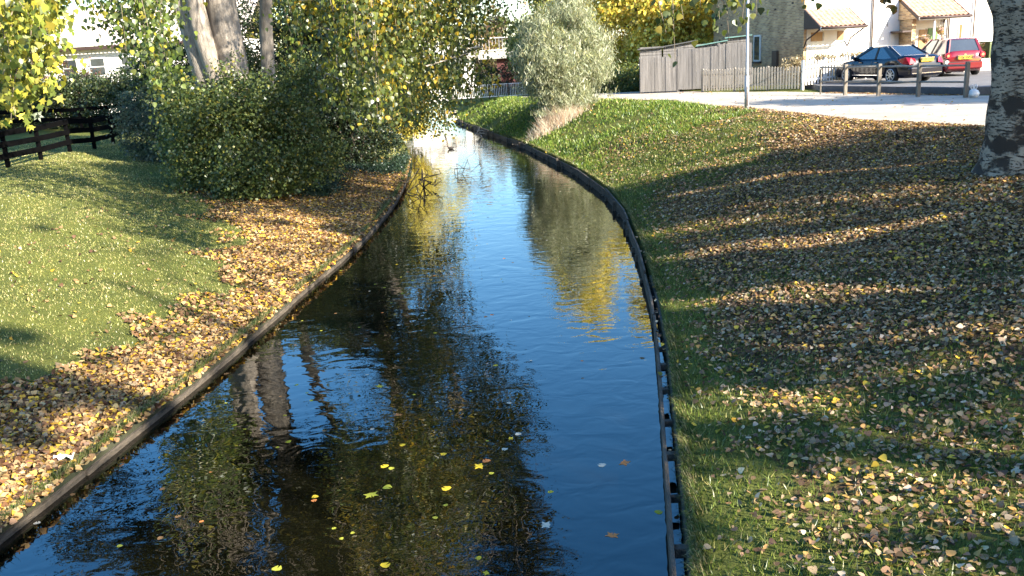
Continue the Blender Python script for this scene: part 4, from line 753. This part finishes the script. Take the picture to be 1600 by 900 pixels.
def roof(x0, x1, y0, y1, z0, z1, name, parent, tile=.24, m=TILE, th=.04):
    """corrugated pantile slope rising from y0,z0 to y1,z1"""
    b = MB(); n = int((x1-x0)/tile*6); nyr = max(3, int(math.hypot(y1-y0, z1-z0)/.33)); vs = []
    for j in range(nyr):
        for e in (0, 1):
            t = (j+e)/nyr; lift = .035*(1-e)
            for i in range(n+1):
                x = x0+(x1-x0)*i/n; vs.append((x, y0+(y1-y0)*t, z0+(z1-z0)*t+lift+.03*math.sin(2*math.pi*x/tile)+th))
    fs = [(r_*(n+1)+i, r_*(n+1)+i+1, (r_+1)*(n+1)+i+1, (r_+1)*(n+1)+i) for r_ in range(2*nyr-1) for i in range(n)]
    b.add(vs, fs); o = b.build(name, m, parent); return o
roof(-.25, W_+.2, -.45, D_/2, EV-.22, RG+.05, 'roof', house)
roof(-.25, W_+.2, D_+.45, D_/2, EV-.22, RG+.05, 'roof', house)
MB().box(-.25, W_+.2, -.5, -.42, EV-.38, EV-.2).build('gutter', WHITE, house)
MB().beam((-.2, -.42, EV-.28), (-.2, D_/2, RG-.02), .04, .2).build('bargeboard', DARKT, house)
MB().beam((-.2, D_+.42, EV-.28), (-.2, D_/2, RG-.02), .04, .2).build('bargeboard', DARKT, house)
# porch canopy 1
def canopy(x0, x1, dp, ze, zw, cheek=DARKT, brackets=True):
    rf = roof(x0, x1, -dp, -.02, ze, zw, 'porch_roof', house)
    MB().box(x0, x1, -dp-.06, -dp+.0, ze-.10, ze+.04).build('fascia', WHITE, house)
    MB().tube([(x0, -dp-.11, ze-.01), (x1, -dp-.11, ze-.01)], .05, 8).build('gutter', DARKT, house)
    for x in (x0+.03, x1-.03):
        MB().beam((x, -dp, ze-.03), (x, -.03, zw-.03), .05, .16).build('bargeboard', DARKT, house)
        MB().add([(x-.02, -dp+.03, ze-.02), (x-.02, -.03, ze-.02), (x-.02, -.03, zw-.06), (x+.02, -dp+.03, ze-.02), (x+.02, -.03, ze-.02), (x+.02, -.03, zw-.06)], [(0, 1, 2), (5, 4, 3), (0, 3, 4, 1), (1, 4, 5, 2), (2, 5, 3, 0)]).build('gable_cheek', cheek, house)
        if brackets:
            MB().tube([(x, -.05, ze-.85), (x, -.25, ze-.5), (x, -dp+.12, ze-.08)], .035, 6).build('bracket', DARKT, house)
def PXS(px):  # distance along the front for an image column
    return None
canopy(-.05, 2.35, 1.35, 2.42, 3.25)
MB().box(.35, .95, -.06, -.032, 1.85, 2.25).build('timber_panel', BROWND, house)
wn = MB().box(1.0, 1.7, -.07, -.032, 1.85, 2.3).build('window', WHITE, house); MB().box(1.06, 1.64, -.075, -.072, 1.9, 2.25).build('pane', RENDERW, wn)
MB().box(1.75, 2.1, -.06, -.032, 1.85, 2.25).build('timber_panel', BROWND, house)
# porch 2
px0 = 5.15; canopy(px0-.1, px0+2.75, 1.45, 2.62, 3.55, BRICK, brackets=False)
MB().box(px0+.0, px0+.22, -.9, -.033, -.2, 2.7).build('porch_side_wall', BRICK, house)
MB().box(px0+.25, px0+.9, -.05, -.032, -.2, 2.2).build('dark_doorway', DARKIN, house)  # near-black panel stands in for the shade inside the open doorway
MB().tube([(px0+.85, -1.35, -.2), (px0+.85, -1.35, 2.6)], .055, 8).build('porch_post', WHITE, house)
dr = MB().box(px0+1.1, px0+1.55, -.07, -.032, -.2, 2.1).build('brown_door', BROWND, house)
dr = MB().box(px0+1.6, px0+2.15, -.08, -.032, -.2, 2.15).build('green_door', GREEND, house); MB().box(px0+2.05, px0+2.09, -.12, -.082, .95, 1.05).build('handle', CHROME, dr)
MB().box(px0-.55, px0-.05, -.06, -.032, .9, 2.0).build('window', WHITE, house)
MB().box(px0-.5, px0+.22, -.9, -.033, 2.02, 2.1).build('window_hood', DARKT, house)
for x, z0, z1 in ((3.6, -.2, 5.0), (px0+2.45, -.2, 2.6), (px0+2.74, -.2, 5.0)): MB().tube([(x, -.1, z0), (x, -.1, z1)], .04, 8).build('drainpipe', PVC, house)
# gable window, boxes
gw = MB().box(-.06, .012, 3.75, 4.4, 1.0, 2.3).build('gable_window', WHITE, house)
gwp = MB().box(-.068, -.061, 3.83, 4.32, 1.08, 2.22).build('pane', GLASS, gw); MB().box(-.1, .01, 3.7, 4.45, .91, .995).build('sill', DARKT, gw)
MB().box(-.13, -.003, 2.1, 2.55, .75, 1.5).build('meter_box', METERG, house, bevel=.01); MB().tube([(-.05, 2.25, -.1), (-.05, 2.25, .75)], .03, 6).build('meter_pipe', METERG, house); MB().tube([(-.05, 2.4, -.1), (-.05, 2.4, .75)], .02, 6).build('meter_pipe', METERG, house)
for yy, zz in ((.9, 3.6), (4.6, 3.3), (7.8, 2.9), (8.0, 2.1), (7.2, 3.9), (2.4, 3.4)): MB().box(-.02, -.002, yy, yy+.16, zz, zz+.09).build('air_brick', DARKT, house)
# hanging baskets and a doorstep bike
def lw(h, x, y, z): 
    c, s = math.cos(ang), math.sin(ang); return (14.2+c*x-s*y, 42.6+s*x+c*y, 1.9+z)
for i, (x, y, z, lab) in enumerate([(px0+.45, -1.3, 1.65, 'left hanging basket of pale trailing flowers at the porch'), (px0+1.25, -1.3, 2.0, 'right hanging basket of pink flowers under the porch eave')]):
    rb = tag(empty('hanging_basket', lw(0, x, y, z)), lab, 'hanging basket', 'hanging baskets on the second porch'); b = MB()
    b.tube([(0, 0, -.18), (0, 0, -.12), (0, 0, -.02), (0, 0, .03)], [.05, .12, .17, .18], 10); b.build('basket', BROWND, rb)
    b = MB(); [b.tube([(.16*math.cos(a), .16*math.sin(a), .02), (0, 0, .5)], .006, 4, False) for a in (0, 2.1, 4.2)]; b.build('chains', DARKT, rb)
    crown(rb, [((0, 0, .08), (.2, .2, .12)), ((.08, 0, -.15), (.12, .12, .15))], 260, .07, [(.55, .42, .35), (.20, .22, .08), (.6, .3, .25)], [3, 3, 2], [(0, 0, 0)], 400+i, sig=.05, per=10, branch=False, part='flowers')
def bicycle(loc, rz):
    r_ = tag(empty('bicycle', loc, rz), 'bicycle handlebars showing behind the hedge against the white wall', 'bicycle')
    for x in (-.52, .52):
        b = MB(); b.tube([(x+.33*math.cos(a), 0, .34+.33*math.sin(a)) for a in np.linspace(0, 2*math.pi, 25)], .018, 6, False); b.build('wheel', TYRE, r_)
    b = MB(); P_ = {'bb': (0, 0, .3), 'st': (-.12, 0, .8), 'hd': (.38, 0, .78), 'rw': (-.52, 0, .34), 'fw': (.52, 0, .34)}
    for a, c in (('bb', 'st'), ('st', 'hd'), ('bb', 'hd'), ('bb', 'rw'), ('st', 'rw'), ('hd', 'fw')): b.tube([P_[a], P_[c]], .018, 6)
    b.build('frame', DARKT, r_); MB().tube([(.32, -.28, 1.06), (.42, -.22, 1.0), (.37, 0, .98), (.42, .22, 1.0), (.32, .28, 1.06)], .014, 6).build('handlebars', DARKT, r_)
    b = MB(); b.tube([(.37, 0, .98), (.38, 0, .78)], .014, 6); b.build('stem', DARKT, r_); b = MB(); b.tube([(-.25, 0, .88), (-.05, 0, .9)], [.07, .03], 8); b.build('saddle', DARKT, r_)
q = lw(0, 4.2, -.45, .1); bicycle((q[0], q[1], 2.1), ang)
# neighbouring white wing to the right
h2 = tag(empty('white_house', (22.4, 44.75, 1.9), ang), 'sunlit white house continuing behind the red car, right of the tiled porch', 'house')
MB().box(0, 9, .8, 8.5, -.4, 5.2).build('wall', RENDERW, h2); roof(-.1, 9.2, .4, 4.6, 5.1, 7.8, 'roof', h2); roof(-.1, 9.2, 8.8, 4.6, 5.1, 7.8, 'roof', h2)
w2 = MB().box(.75, 1.0, .74, .797, 1.0, 2.3).build('window', WHITE, h2); MB().box(.80, .95, .73, .738, 1.05, 2.25).build('pane', GLASS, w2)
w2 = MB().box(3.0, 4.2, .74, .797, 1.0, 2.2).build('window', WHITE, h2); MB().box(3.08, 4.12, .73, .738, 1.08, 2.12).build('pane', GLASS, w2)
MB().tube([(1.6, .7, -.3), (1.6, .7, 5.1)], .04, 8).build('drainpipe', PVC, h2)
wall_run([(21.4, 42.0), (25.5, 42.6)], 1.8, 2.55, .25, brickmat('pale_painted_brick', (.52, .46, .38), (.42, .36, .29), (.45, .42, .38)), 'garden_wall', 'low pale brick garden wall right of the red car', 'wall')
gb = tag(empty('wheelie_bin', (23.3, 43.3, 1.95), .2), 'olive green wheelie bin behind the low garden wall', 'bin')
MB().add([(-.25, -.28, .1), (.25, -.28, .1), (.25, .28, .1), (-.25, .28, .1), (-.3, -.36, 1.25), (.3, -.36, 1.25), (.3, .36, 1.25), (-.3, .36, 1.25)], [(0, 3, 2, 1), (4, 5, 6, 7), (0, 1, 5, 4), (1, 2, 6, 5), (2, 3, 7, 6), (3, 0, 4, 7)]).build('body', BINM, gb, bevel=.03)
MB().box(-.32, .32, -.38, .38, 1.255, 1.34).build('lid', BINM, gb, bevel=.03); [MB().disc_y((x, .3, .12), .12, .06, 14).build('wheel', TYRE, gb) for x in (-.28, .28)]
bush('garden_shrub', 'reddish brown shrub beside the green wheelie bin', 'shrub', (22.5, 43.4, 1.9), [((0, 0, .8), (.5, .4, .6))], 1600, .08, [(.22, .12, .06), (.15, .14, .05)], [1, 1], 130)
bush('garden_shrub', 'small yellow-green shrub at the corner of the brick gable', 'shrub', (14.45, 41.4, 1.95), [((0, 0, .85), (.28, .28, .4))], 900, .07, [(.40, .42, .05), (.25, .30, .05)], [1, 1], 131)

# ------------------------------------------------------------------ left white house
h3 = tag(empty('white_house', (-27.5, 56, 1.8), -.02), 'white two-storey house with small upper windows seen over the left hedge', 'house')
MB().box(0, 12, 0, 8, -.3, 4.0).build('wall', RENDERW, h3)
PALER = mat('pale_roof_tile', (.55, .50, .45), .8, .15, 4)
roof(-.4, 12.4, -.5, 4, 3.95, 6.6, 'roof', h3, m=PALER); roof(-.4, 12.4, 8.5, 4, 3.95, 6.6, 'roof', h3, m=PALER); MB().box(-.4, 12.4, -.62, -.5, 3.82, 4.0).build('gutter', DARKT, h3)
for x in (1.0, 2.7, 4.6, 6.6, 8.8):
    f_ = MB().box(x, x+.95, -.06, -.003, 2.25, 3.35).build('window', WHITE, h3); MB().box(x+.07, x+.88, -.068, -.061, 2.32, 2.78).build('pane', GLASS, f_); MB().box(x+.07, x+.88, -.068, -.061, 2.84, 3.28).build('pane', GLASS, f_)

# ------------------------------------------------------------------ bridge, railings, far bits
br = tag(empty('road_bridge', (-2, 80, 0)), 'pale concrete road bridge crossing the stream in the distance with railings', 'bridge')
MB().box(-16, 14, 0, 6, 3.62, 4.25).build('deck', BRIDGE, br); MB().box(-1.3, -.15, .3, 1.3, -.5, 3.6).build('pillar', WHITE, br); MB().box(-9.2, -8.2, .2, 5.5, -.5, 3.6).build('pillar', BRIDGE, br)
MB().box(1.8, 12, .5, 5.5, .2, 3.6).build('abutment', REDB, br)
for i in range(100): MB().box(-15.9+i*.29, -15.86+i*.29, .06, .10, 4.27, 5.3).build('baluster', STEEL, br)
for z in (4.32, 5.35): MB().box(-16, 14, .05, .11, z, z+.06).build('rail', WHITE, br)
MB().box(-6.5, -2.2, .0, .045, 4.3, 5.25).build('parapet_panel', WHITE, br)
rl = tag(empty('white_railings', (-3.2, 60, 1.2)), 'white vertical-bar railings beside the far footpath', 'railings')
for i in range(44): MB().box(.03+i*.115, .055+i*.115, 0, .025, .1, .86).build('bar', WHITE, rl)
for z in (.08, .86): MB().box(0, 5.1, -.01, .035, z, z+.045).build('rail', WHITE, rl)
for x in (0, 1.25, 2.45, 3.7, 5.05): MB().box(x-.03, x+.03, -.02, .04, -.2, .95).build('post', DARKT, rl)
o = MB().box(2.35, 3.1, 60.0, 60.12, 1.1, 1.95).build('white_board', WHITE); tag(o, 'small white panel at the end of the white railings', 'panel')
o = tag(MB().box(-6.2, -3.6, 62.0, 62.2, .9, 1.9).build('white_wall', RENDERW), 'pale sunlit wall left of the railings seen through the leaves', 'wall')
gl = tag(empty('green_lamp_post', (2.1, 58.5, 1.15)), 'short green post with a white lantern head behind the white railings', 'lamp post')
MB().tube([(0, 0, -.1), (0, 0, .5), (0, 0, .52), (0, 0, 2.15)], [.07, .07, .045, .045], 10).build('post', GREENP, gl); MB().box(-.07, .07, -.07, .07, .95, 1.12).build('label_plate', WHITE, gl)
MB().tube([(0, 0, 2.15), (0, 0, 2.3), (0, 0, 2.55), (0, 0, 2.68)], [.05, .15, .17, .03], 10).build('lantern', WHITE, gl)
lp = tag(empty('lamp_post', (7.88, 29.0, 1.75)), 'slender pale steel post standing on the grass edge of the path', 'lamp post')
MB().tube([(0, 0, -.2), (0, 0, 1.15)], .07, 16).build('base_section', STEEL, lp); MB().tube([(0, 0, 1.15), (0, 0, 1.2), (0, 0, 5.6)], [.07, .045, .038], 14).build('column', STEEL, lp)
MB().tube([(0, 0, 5.6), (.05, .2, 5.9), (.1, .8, 6.0)], .03, 8).build('bracket_arm', STEEL, lp); MB().tube([(.1, .7, 5.98), (.13, 1.1, 5.97), (.16, 1.4, 5.95)], [.06, .11, .05], 8).build('lamp_head', STEEL, lp); MB().box(-.02, .02, -.0725, -.0705, .2, .8).build('door_seam', DARKT, lp)

# ------------------------------------------------------------------ cars
def car(name, label, loc, rz, paint, kind, plate):
    """local +y = forward, origin at ground below the centre"""
    root = tag(empty(name, loc, rz), label, 'car')
    if kind == 'saloon':
        Ls, Wd, Ht, wb_, wr_ = 4.6, 1.76, 1.47, 2.7, .32
        top = [(-2.30, .62), (-2.26, .93), (-2.1, 1.03), (-1.75, 1.05), (-1.2, 1.0), (-.4, .94), (.7, .93), (1.0, .92), (1.6, .84), (2.1, .72), (2.27, .58), (2.3, .42)]
        gb0, gb1, gt0, gt1 = -1.80, 1.22, -.88, .28
    else:
        Ls, Wd, Ht, wb_, wr_ = 3.8, 1.70, 1.59, 2.48, .30
        top = [(-1.9, .70), (-1.88, .98), (-1.80, 1.02), (-1.6, 1.02), (-1.0, 1.00), (-.3, .98), (.7, .97), (1.0, .95), (1.4, .86), (1.72, .74), (1.87, .6), (1.9, .42)]
        gb0, gb1, gt0, gt1 = -1.82, 1.25, -1.55, .35
    hw = Wd/2; ax = (-(wb_/2), wb_/2) if kind == 'saloon' else (-wb_/2-.02, wb_/2-.02)
    yy = sorted(set([t[0] for t in top]+[a+d for a in ax for d in (-wr_-.06, -.25, -.12, 0, .12, .25, wr_+.06)])); T_ = np.array(top)
    b = MB(); secs = []
    for y_ in yy:
        zt = float(np.interp(y_, T_[:, 0], T_[:, 1])); e = abs(y_)/(Ls/2); w_ = hw*(1-.16*e**6-.04*e*e)
        zb = .20 if e < .95 else .27
        arch = 0
        for a in ax:
            dd = abs(y_-a)
            if dd < wr_+.055: arch = max(arch, math.sqrt(max(0, (wr_+.055)**2-dd*dd))+wr_)
        zb2 = max(zb, arch)
        zs = zt-.10
        half = [(0, zt+.03), (w_*.6, zt+.022), (w_*.88, zt), (w_*.955, zs), (w_, (zs+zb)/2+.08), (w_*.99, max(.36, zb2+.01) if zb2+.01 < zs else zs), (w_*.96, zb2), (w_*.72, zb2), (w_*.70, zb), (0, zb)]
        secs.append([(x, y_, z) for x, z in half]+[(-x, y_, z) for x, z in half[-2:0:-1]])
    n = len(secs[0]); b.add([v for s_ in secs for v in s_], [(i*n+j, i*n+(j+1) % n, (i+1)*n+(j+1) % n, (i+1)*n+j) for i in range(len(secs)-1) for j in range(n)]+[tuple(range(n))[::-1], tuple((len(secs)-1)*n+j for j in range(n))], True)
    body = b.build('body', paint, root)
    # greenhouse
    zbelt = 1.0; rt_ = Ht-.07; tw = hw*.70; bw = hw*.90
    def ring(z, y0, y1, w_, r_): return [(-w_, y0+r_, z), (-w_*.86, y0, z), (w_*.86, y0, z), (w_, y0+r_, z), (w_, y1-r_*2, z), (w_*.8, y1, z), (-w_*.8, y1, z), (-w_, y1-r_*2, z)]
    r0 = ring(zbelt-.06, gb0, gb1, bw, .12); r1 = ring(rt_, gt0, gt1, tw, .12)
    g = MB(); g.add(r0+r1, [(i, (i+1) % 8, 8+(i+1) % 8, 8+i) for i in range(8)], False); g.build('windows', CARGL, root)
    r2 = ring(rt_+.045, gt0+.12, gt1-.15, tw*.88, .1); rf = MB(); r1o = [(x*1.02, y_+(-.02 if y_ < 0 else .02), z-.012) for x, y_, z in r1]
    rf.add(r1o+r2, [(i, (i+1) % 8, 8+(i+1) % 8, 8+i) for i in range(8)]+[tuple(range(8, 16))], True); rf.build('roof', paint, root)
    def lerp(a, c, t): return tuple(a[k_]+(c[k_]-a[k_])*t for k_ in range(3))
    pil = MB(); out = 1.012
    def pl(a, c, w_): pil.beam([a[0]*out, a[1], a[2]], [c[0]*out, c[1], c[2]+.01], w_, .05, upv=(1 if a[0] > 0 else -1, 0, .3))
    for i in (0, 1, 2, 3, 4, 5, 6, 7): pl(r0[i], r1[i], .075 if i in (0, 3, 4, 7) else .05)
    pil.build('pillars', paint, root)
    # rear quarter panels for body-coloured C pillars
    for sx in (0, 3):
        a, c = r0[sx], r1[sx]; e_ = r0[7 if sx == 0 else 4]; f2 = r1[7 if sx == 0 else 4]; t = .15 if kind == 'saloon' else .13
        o_ = 1.008; q = [a, lerp(a, e_, t), lerp(c, f2, t+.12), c]; MB().add([(x*o_, y_, z) for x, y_, z in q], [(0, 1, 2, 3)]).build('quarter_panel', paint, root)
    # b pillar
    bp_ = MB()
    for sx in (-1, 1):
        for fr, m_ in ((.50, 0),):
            a = lerp(r0[0 if sx < 0 else 3], r0[7 if sx < 0 else 4], fr); c = lerp(r1[0 if sx < 0 else 3], r1[7 if sx < 0 else 4], fr+.03); bp_.beam([a[0]*1.012, a[1], a[2]], [c[0]*1.012, c[1], c[2]], .09, .02, upv=(sx, 0, .3))
    bp_.build('door_pillar', PLASTB, root)
    # sills / bumper lines
    for sx in (-1, 1):
        MB().box(sx*hw-.012, sx*hw+.012, ax[0]+.42, ax[1]-.42, .30, .33).build('sill_strip', CHROME if kind == 'saloon' else PLASTB, root)
        for yh in (-.55, .38): MB().box(sx*hw*.985-.02, sx*hw*.985+.02, yh, yh+.17, .80, .83).build('door_handle', CHROME if kind != 'saloon' else paint, root)
        mr = MB(); mr.tube([(sx*hw*.93, gb1-.42, .98), (sx*(hw+.16), gb1-.45, 1.03)], [.05, .085], 8); mr.build('wing_mirror', paint, root)
        for yc in (-.2, .95 if kind == 'saloon' else .85): MB().box(sx*hw*.99-.004, sx*hw*.99+.004, yc, yc+.008, .38, .88).build('door_gap', PLASTB, root)
    rb = -Ls/2
    # wheels
    for a in ax:
        for sx in (-1, 1):
            t = MB(); x = sx*(hw-.10); t.tube([(x-.10, a, wr_), (x-.08, a, wr_), (x+.08, a, wr_), (x+.10, a, wr_)], [wr_-.03, wr_, wr_, wr_-.03], 28); wh = t.build('wheel', TYRE, root)
            r_ = MB(); xo = x+sx*.104; r_.tube([(xo-.004, a, wr_), (xo+.004, a, wr_)], wr_*.20, 14)
            for k_ in range(8):
                an = k_*math.pi/4; r_.beam((xo, a+.04*math.cos(an), wr_+.04*math.sin(an)), (xo, a+wr_*.66*math.cos(an), wr_+wr_*.66*math.sin(an)), .035, .02, upv=(1, 0, 0))
            r_.tube([(xo, a+wr_*.70*math.cos(t_), wr_+wr_*.70*math.sin(t_)) for t_ in np.linspace(0, 2*math.pi, 25)], .016, 6, False); r_.build('rim', ALLOY, wh)
    # rear lights
    def zy(z): return float(np.interp(z, [t[1] for t in top[:3]], [t[0] for t in top[:3]]))
    for sx in (-1, 1):
        if kind == 'saloon': MB().add([(sx*.86, -1.98, .74), (sx*.895, -1.72, .90), (sx*.83, -2.1, 1.0), (sx*.80, -2.30, .72), (sx*.52, -2.34, .76), (sx*.56, -2.30, .93), (sx*.72, -2.25, .97)],
                                      [(0, 1, 2, 3), (3, 2, 6, 4), (4, 6, 5)] if sx < 0 else [(3, 2, 1, 0), (4, 6, 2, 3), (5, 6, 4)]).build('tail_light', TAILR, root)
        else:
            MB().tube([(sx*.72, -1.93, .86), (sx*.70, -1.80, .87)], [.115, .13], 16).build('tail_light', TAILR, root); MB().tube([(sx*.72, -1.943, .86), (sx*.72, -1.93, .86)], .06, 12).build('tail_light_lens', CHROME, root)
            MB().tube([(sx*.745, -1.93, .60), (sx*.73, -1.82, .60)], .075, 12).build('reversing_light', WHITE, root)
    yb = rb-.03
    MB().box(-.30, .30, yb-.03, yb+.03, .80 if kind == 'saloon' else .70, .925 if kind == 'saloon' else .825).build('number_plate', PLATE, root)
    zt_ = .86 if kind == 'saloon' else .76
    cu = bpy.data.curves.new('plate_text', 'FONT'); cu.body = plate; cu.size = .15; cu.offset = .004; cu.align_x = 'CENTER'; cu.align_y = 'CENTER'; cu.extrude = .002
    to = bpy.data.objects.new('plate_text', cu); COL.objects.link(to); bpy.context.view_layer.update(); dg = bpy.context.evaluated_depsgraph_get(); me = bpy.data.meshes.new_from_object(to.evaluated_get(dg)); bpy.data.objects.remove(to)
    me.materials.clear(); me.materials.append(INK); tx = bpy.data.objects.new('plate_text', me); COL.objects.link(tx); tx.parent = root; tx.location = (0, yb-.034, zt_); tx.rotation_euler = (math.pi/2, 0, 0)
    MB().box(-.33, .33, yb-.02, yb+.04, zt_+.075, zt_+.10).build('plate_trim', CHROME, root)
    MB().box(-hw*.86, hw*.86, rb-.05, rb+.16, .30, .60).build('rear_bumper', paint, root, bevel=.045)
    MB().box(-hw*.80, hw*.80, rb-.057, rb-.03, .36 if kind == 'saloon' else .58, .385 if kind == 'saloon' else .60).build('bumper_strip', CHROME if kind == 'saloon' else PLASTB, root)
    MB().tube([(0, rb-.005, 1.0 if kind == 'saloon' else .88), (0, rb-.0+.03, 1.0 if kind == 'saloon' else .88)], .05, 14).build('badge', CHROME, root)
    for sx in (-.32, .32):
        s_ = MB(); s_.tube([(sx, .05, .9), (sx, -.02, 1.12)], [.2, .17], 8); s_.tube([(sx, -.05, 1.14), (sx, -.05, 1.30)], [.1, .09], 8); s_.build('seat', PLASTB, root)
    return root
c1 = car('saloon_car', 'dark navy saloon car parked behind the post and rail barrier', (15.95, 37.6, 2.0), math.radians(17), NAVY, 'saloon', 'PL05 CFD')
c2 = car('hatchback_car', 'bright red hatchback parked to the right of the dark saloon', (19.75, 40.35, 2.0), math.radians(-2), RED, 'hatch', 'RY06 WHH')

# ------------------------------------------------------------------ small things
bg_ = tag(empty('carrier_bag', (15.12, 28.85, 1.815)), 'white knotted carrier bag with handles at the foot of the end barrier post', 'bag')
r9 = np.random.default_rng(9); b = MB(); rings = [(0, .10), (.04, .16), (.12, .165), (.2, .13), (.25, .08)]; vs = []
for z, rd in rings:
    for j in range(14): a = j*2*math.pi/14; q = rd*(1+.16*math.sin(3*a+z*20)+r9.normal(0, .05)); vs.append((q*math.cos(a), q*.8*math.sin(a), z+r9.normal(0, .006)))
b.add(vs, [(i*14+j, i*14+(j+1) % 14, (i+1)*14+(j+1) % 14, (i+1)*14+j) for i in range(4) for j in range(14)]+[tuple(range(14))[::-1], tuple(56+j for j in range(14))], True); b.build('bag_body', BAGW, bg_)
for sx in (-1, 1): MB().tube([(sx*.03, 0, .23), (sx*.10, 0, .30), (sx*.10, 0, .38), (sx*.05, 0, .40), (sx*.02, 0, .33), (sx*.02, 0, .24)], .016, 6).build('handle', BAGW, bg_)
def litter(x, y, s, label, seed):
    r_ = np.random.default_rng(seed); n = 7; b = MB(); z0 = H(x, y)+.05; vs = []
    for i in range(n):
        for j in range(5): vs.append((x+(i/(n-1)-.5)*s*2.2, y+(j/4-.5)*s*1.0+.02*math.sin(i*2), z0+abs(r_.normal(0, .02))+.02*math.sin(i*1.7+j)))
    b.add(vs, [(i*5+j, (i+1)*5+j, (i+1)*5+j+1, i*5+j+1) for i in range(n-1) for j in range(4)]); o = b.build('litter_paper', PAPER); m_ = o.modifiers.new('thick', 'SOLIDIFY'); m_.thickness = .003; tag(o, label, 'litter')
p = atz_(100, 712, .22); litter(p[0], p[1], .085, 'crumpled white paper scrap among the leaves on the left bank', 5)
# moorhen
dp_ = atz_(705, 233, 0); dk = tag(empty('moorhen', (dp_[0], dp_[1], 0)), 'small dark moorhen swimming on the far water', 'bird')
b = MB(); b.tube([(0, -.19, .09), (0, -.14, .085), (0, -.04, .06), (0, .08, .06), (0, .14, .08), (0, .165, .13), (0, .175, .17), (0, .20, .19), (0, .225, .188)], [.008, .04, .075, .07, .045, .028, .026, .032, .012], 12); dko = b.build('body', DUCKM, dk)
b = MB(); b.tube([(0, .222, .186), (0, .255, .178)], [.013, .003], 8); b.build('beak', BEAK, dk); dk.scale = (.85, .85, .85); dk.rotation_euler.z = 1.9
# dead branches in the water and log
def dead_branch(base, tips, label, rad=.02, seed=1, name='fallen_branch', m=BARKD):
    r_ = np.random.default_rng(seed); b = MB(); base = np.array(base, float); L = base.copy()
    for t in tips:
        t = np.array(t, float); pts = curve(base, t, .10, 7, 1.0, r_); b.tube([q-L for q in pts], list(np.linspace(rad, .005, 8)), 6, False)
        for k_ in (3, 4, 5, 6):
            s_ = pts[k_]; e_ = s_+r_.normal(0, .28, 3)*np.array([1, .6, .9])+[0, 0, .12]; b.tube([q-L for q in curve(s_, e_, .1, 4, 1, r_)], list(np.linspace(rad*.5, .004, 5)), 5, False)
    o = b.build(name, m); o.location = L; tag(o, label, 'branch')
dead_branch(atz_(662, 292, 0), [aty_(672, 265, 27.5), aty_(650, 270, 27.0), aty_(690, 285, 27.5), aty_(638, 292, 26.0)], 'dark twiggy dead branch sticking out of the water by the left bank', .022, 3)
dead_branch(atz_(715, 270, -.02), [aty_(742, 262, 30.5), aty_(735, 270, 30)], 'thin forked twig poking above the water in mid-stream', .012, 4)
dead_branch(atz_(655, 310, 0), [aty_(640, 300, 24.8), aty_(668, 318, 24.0)], 'small snagged twig against the left edge below the ivy', .012, 6)
pA = aty_(716, 184, 52); pB = aty_(668, 192, 49)
dead_branch(pA, [pB, aty_(655, 180, 49.5), aty_(690, 175, 50)], 'bleached bare log reaching from the far right bank over the water', .07, 8, 'fallen_log', DEADW)
dead_branch(aty_(752, 214, 45), [aty_(742, 208, 45.2), aty_(748, 204, 44.8)], 'pale stump of driftwood caught on the right timber edging', .05, 12, 'fallen_log', DEADW)
for o in list(bpy.data.objects):
    if o.type == 'MESH' and len(o.data.vertices) > 20000: o.data.update()
print('verts', sum(len(o.data.vertices) for o in bpy.data.objects if o.type == 'MESH'), 'objs', len(bpy.data.objects))
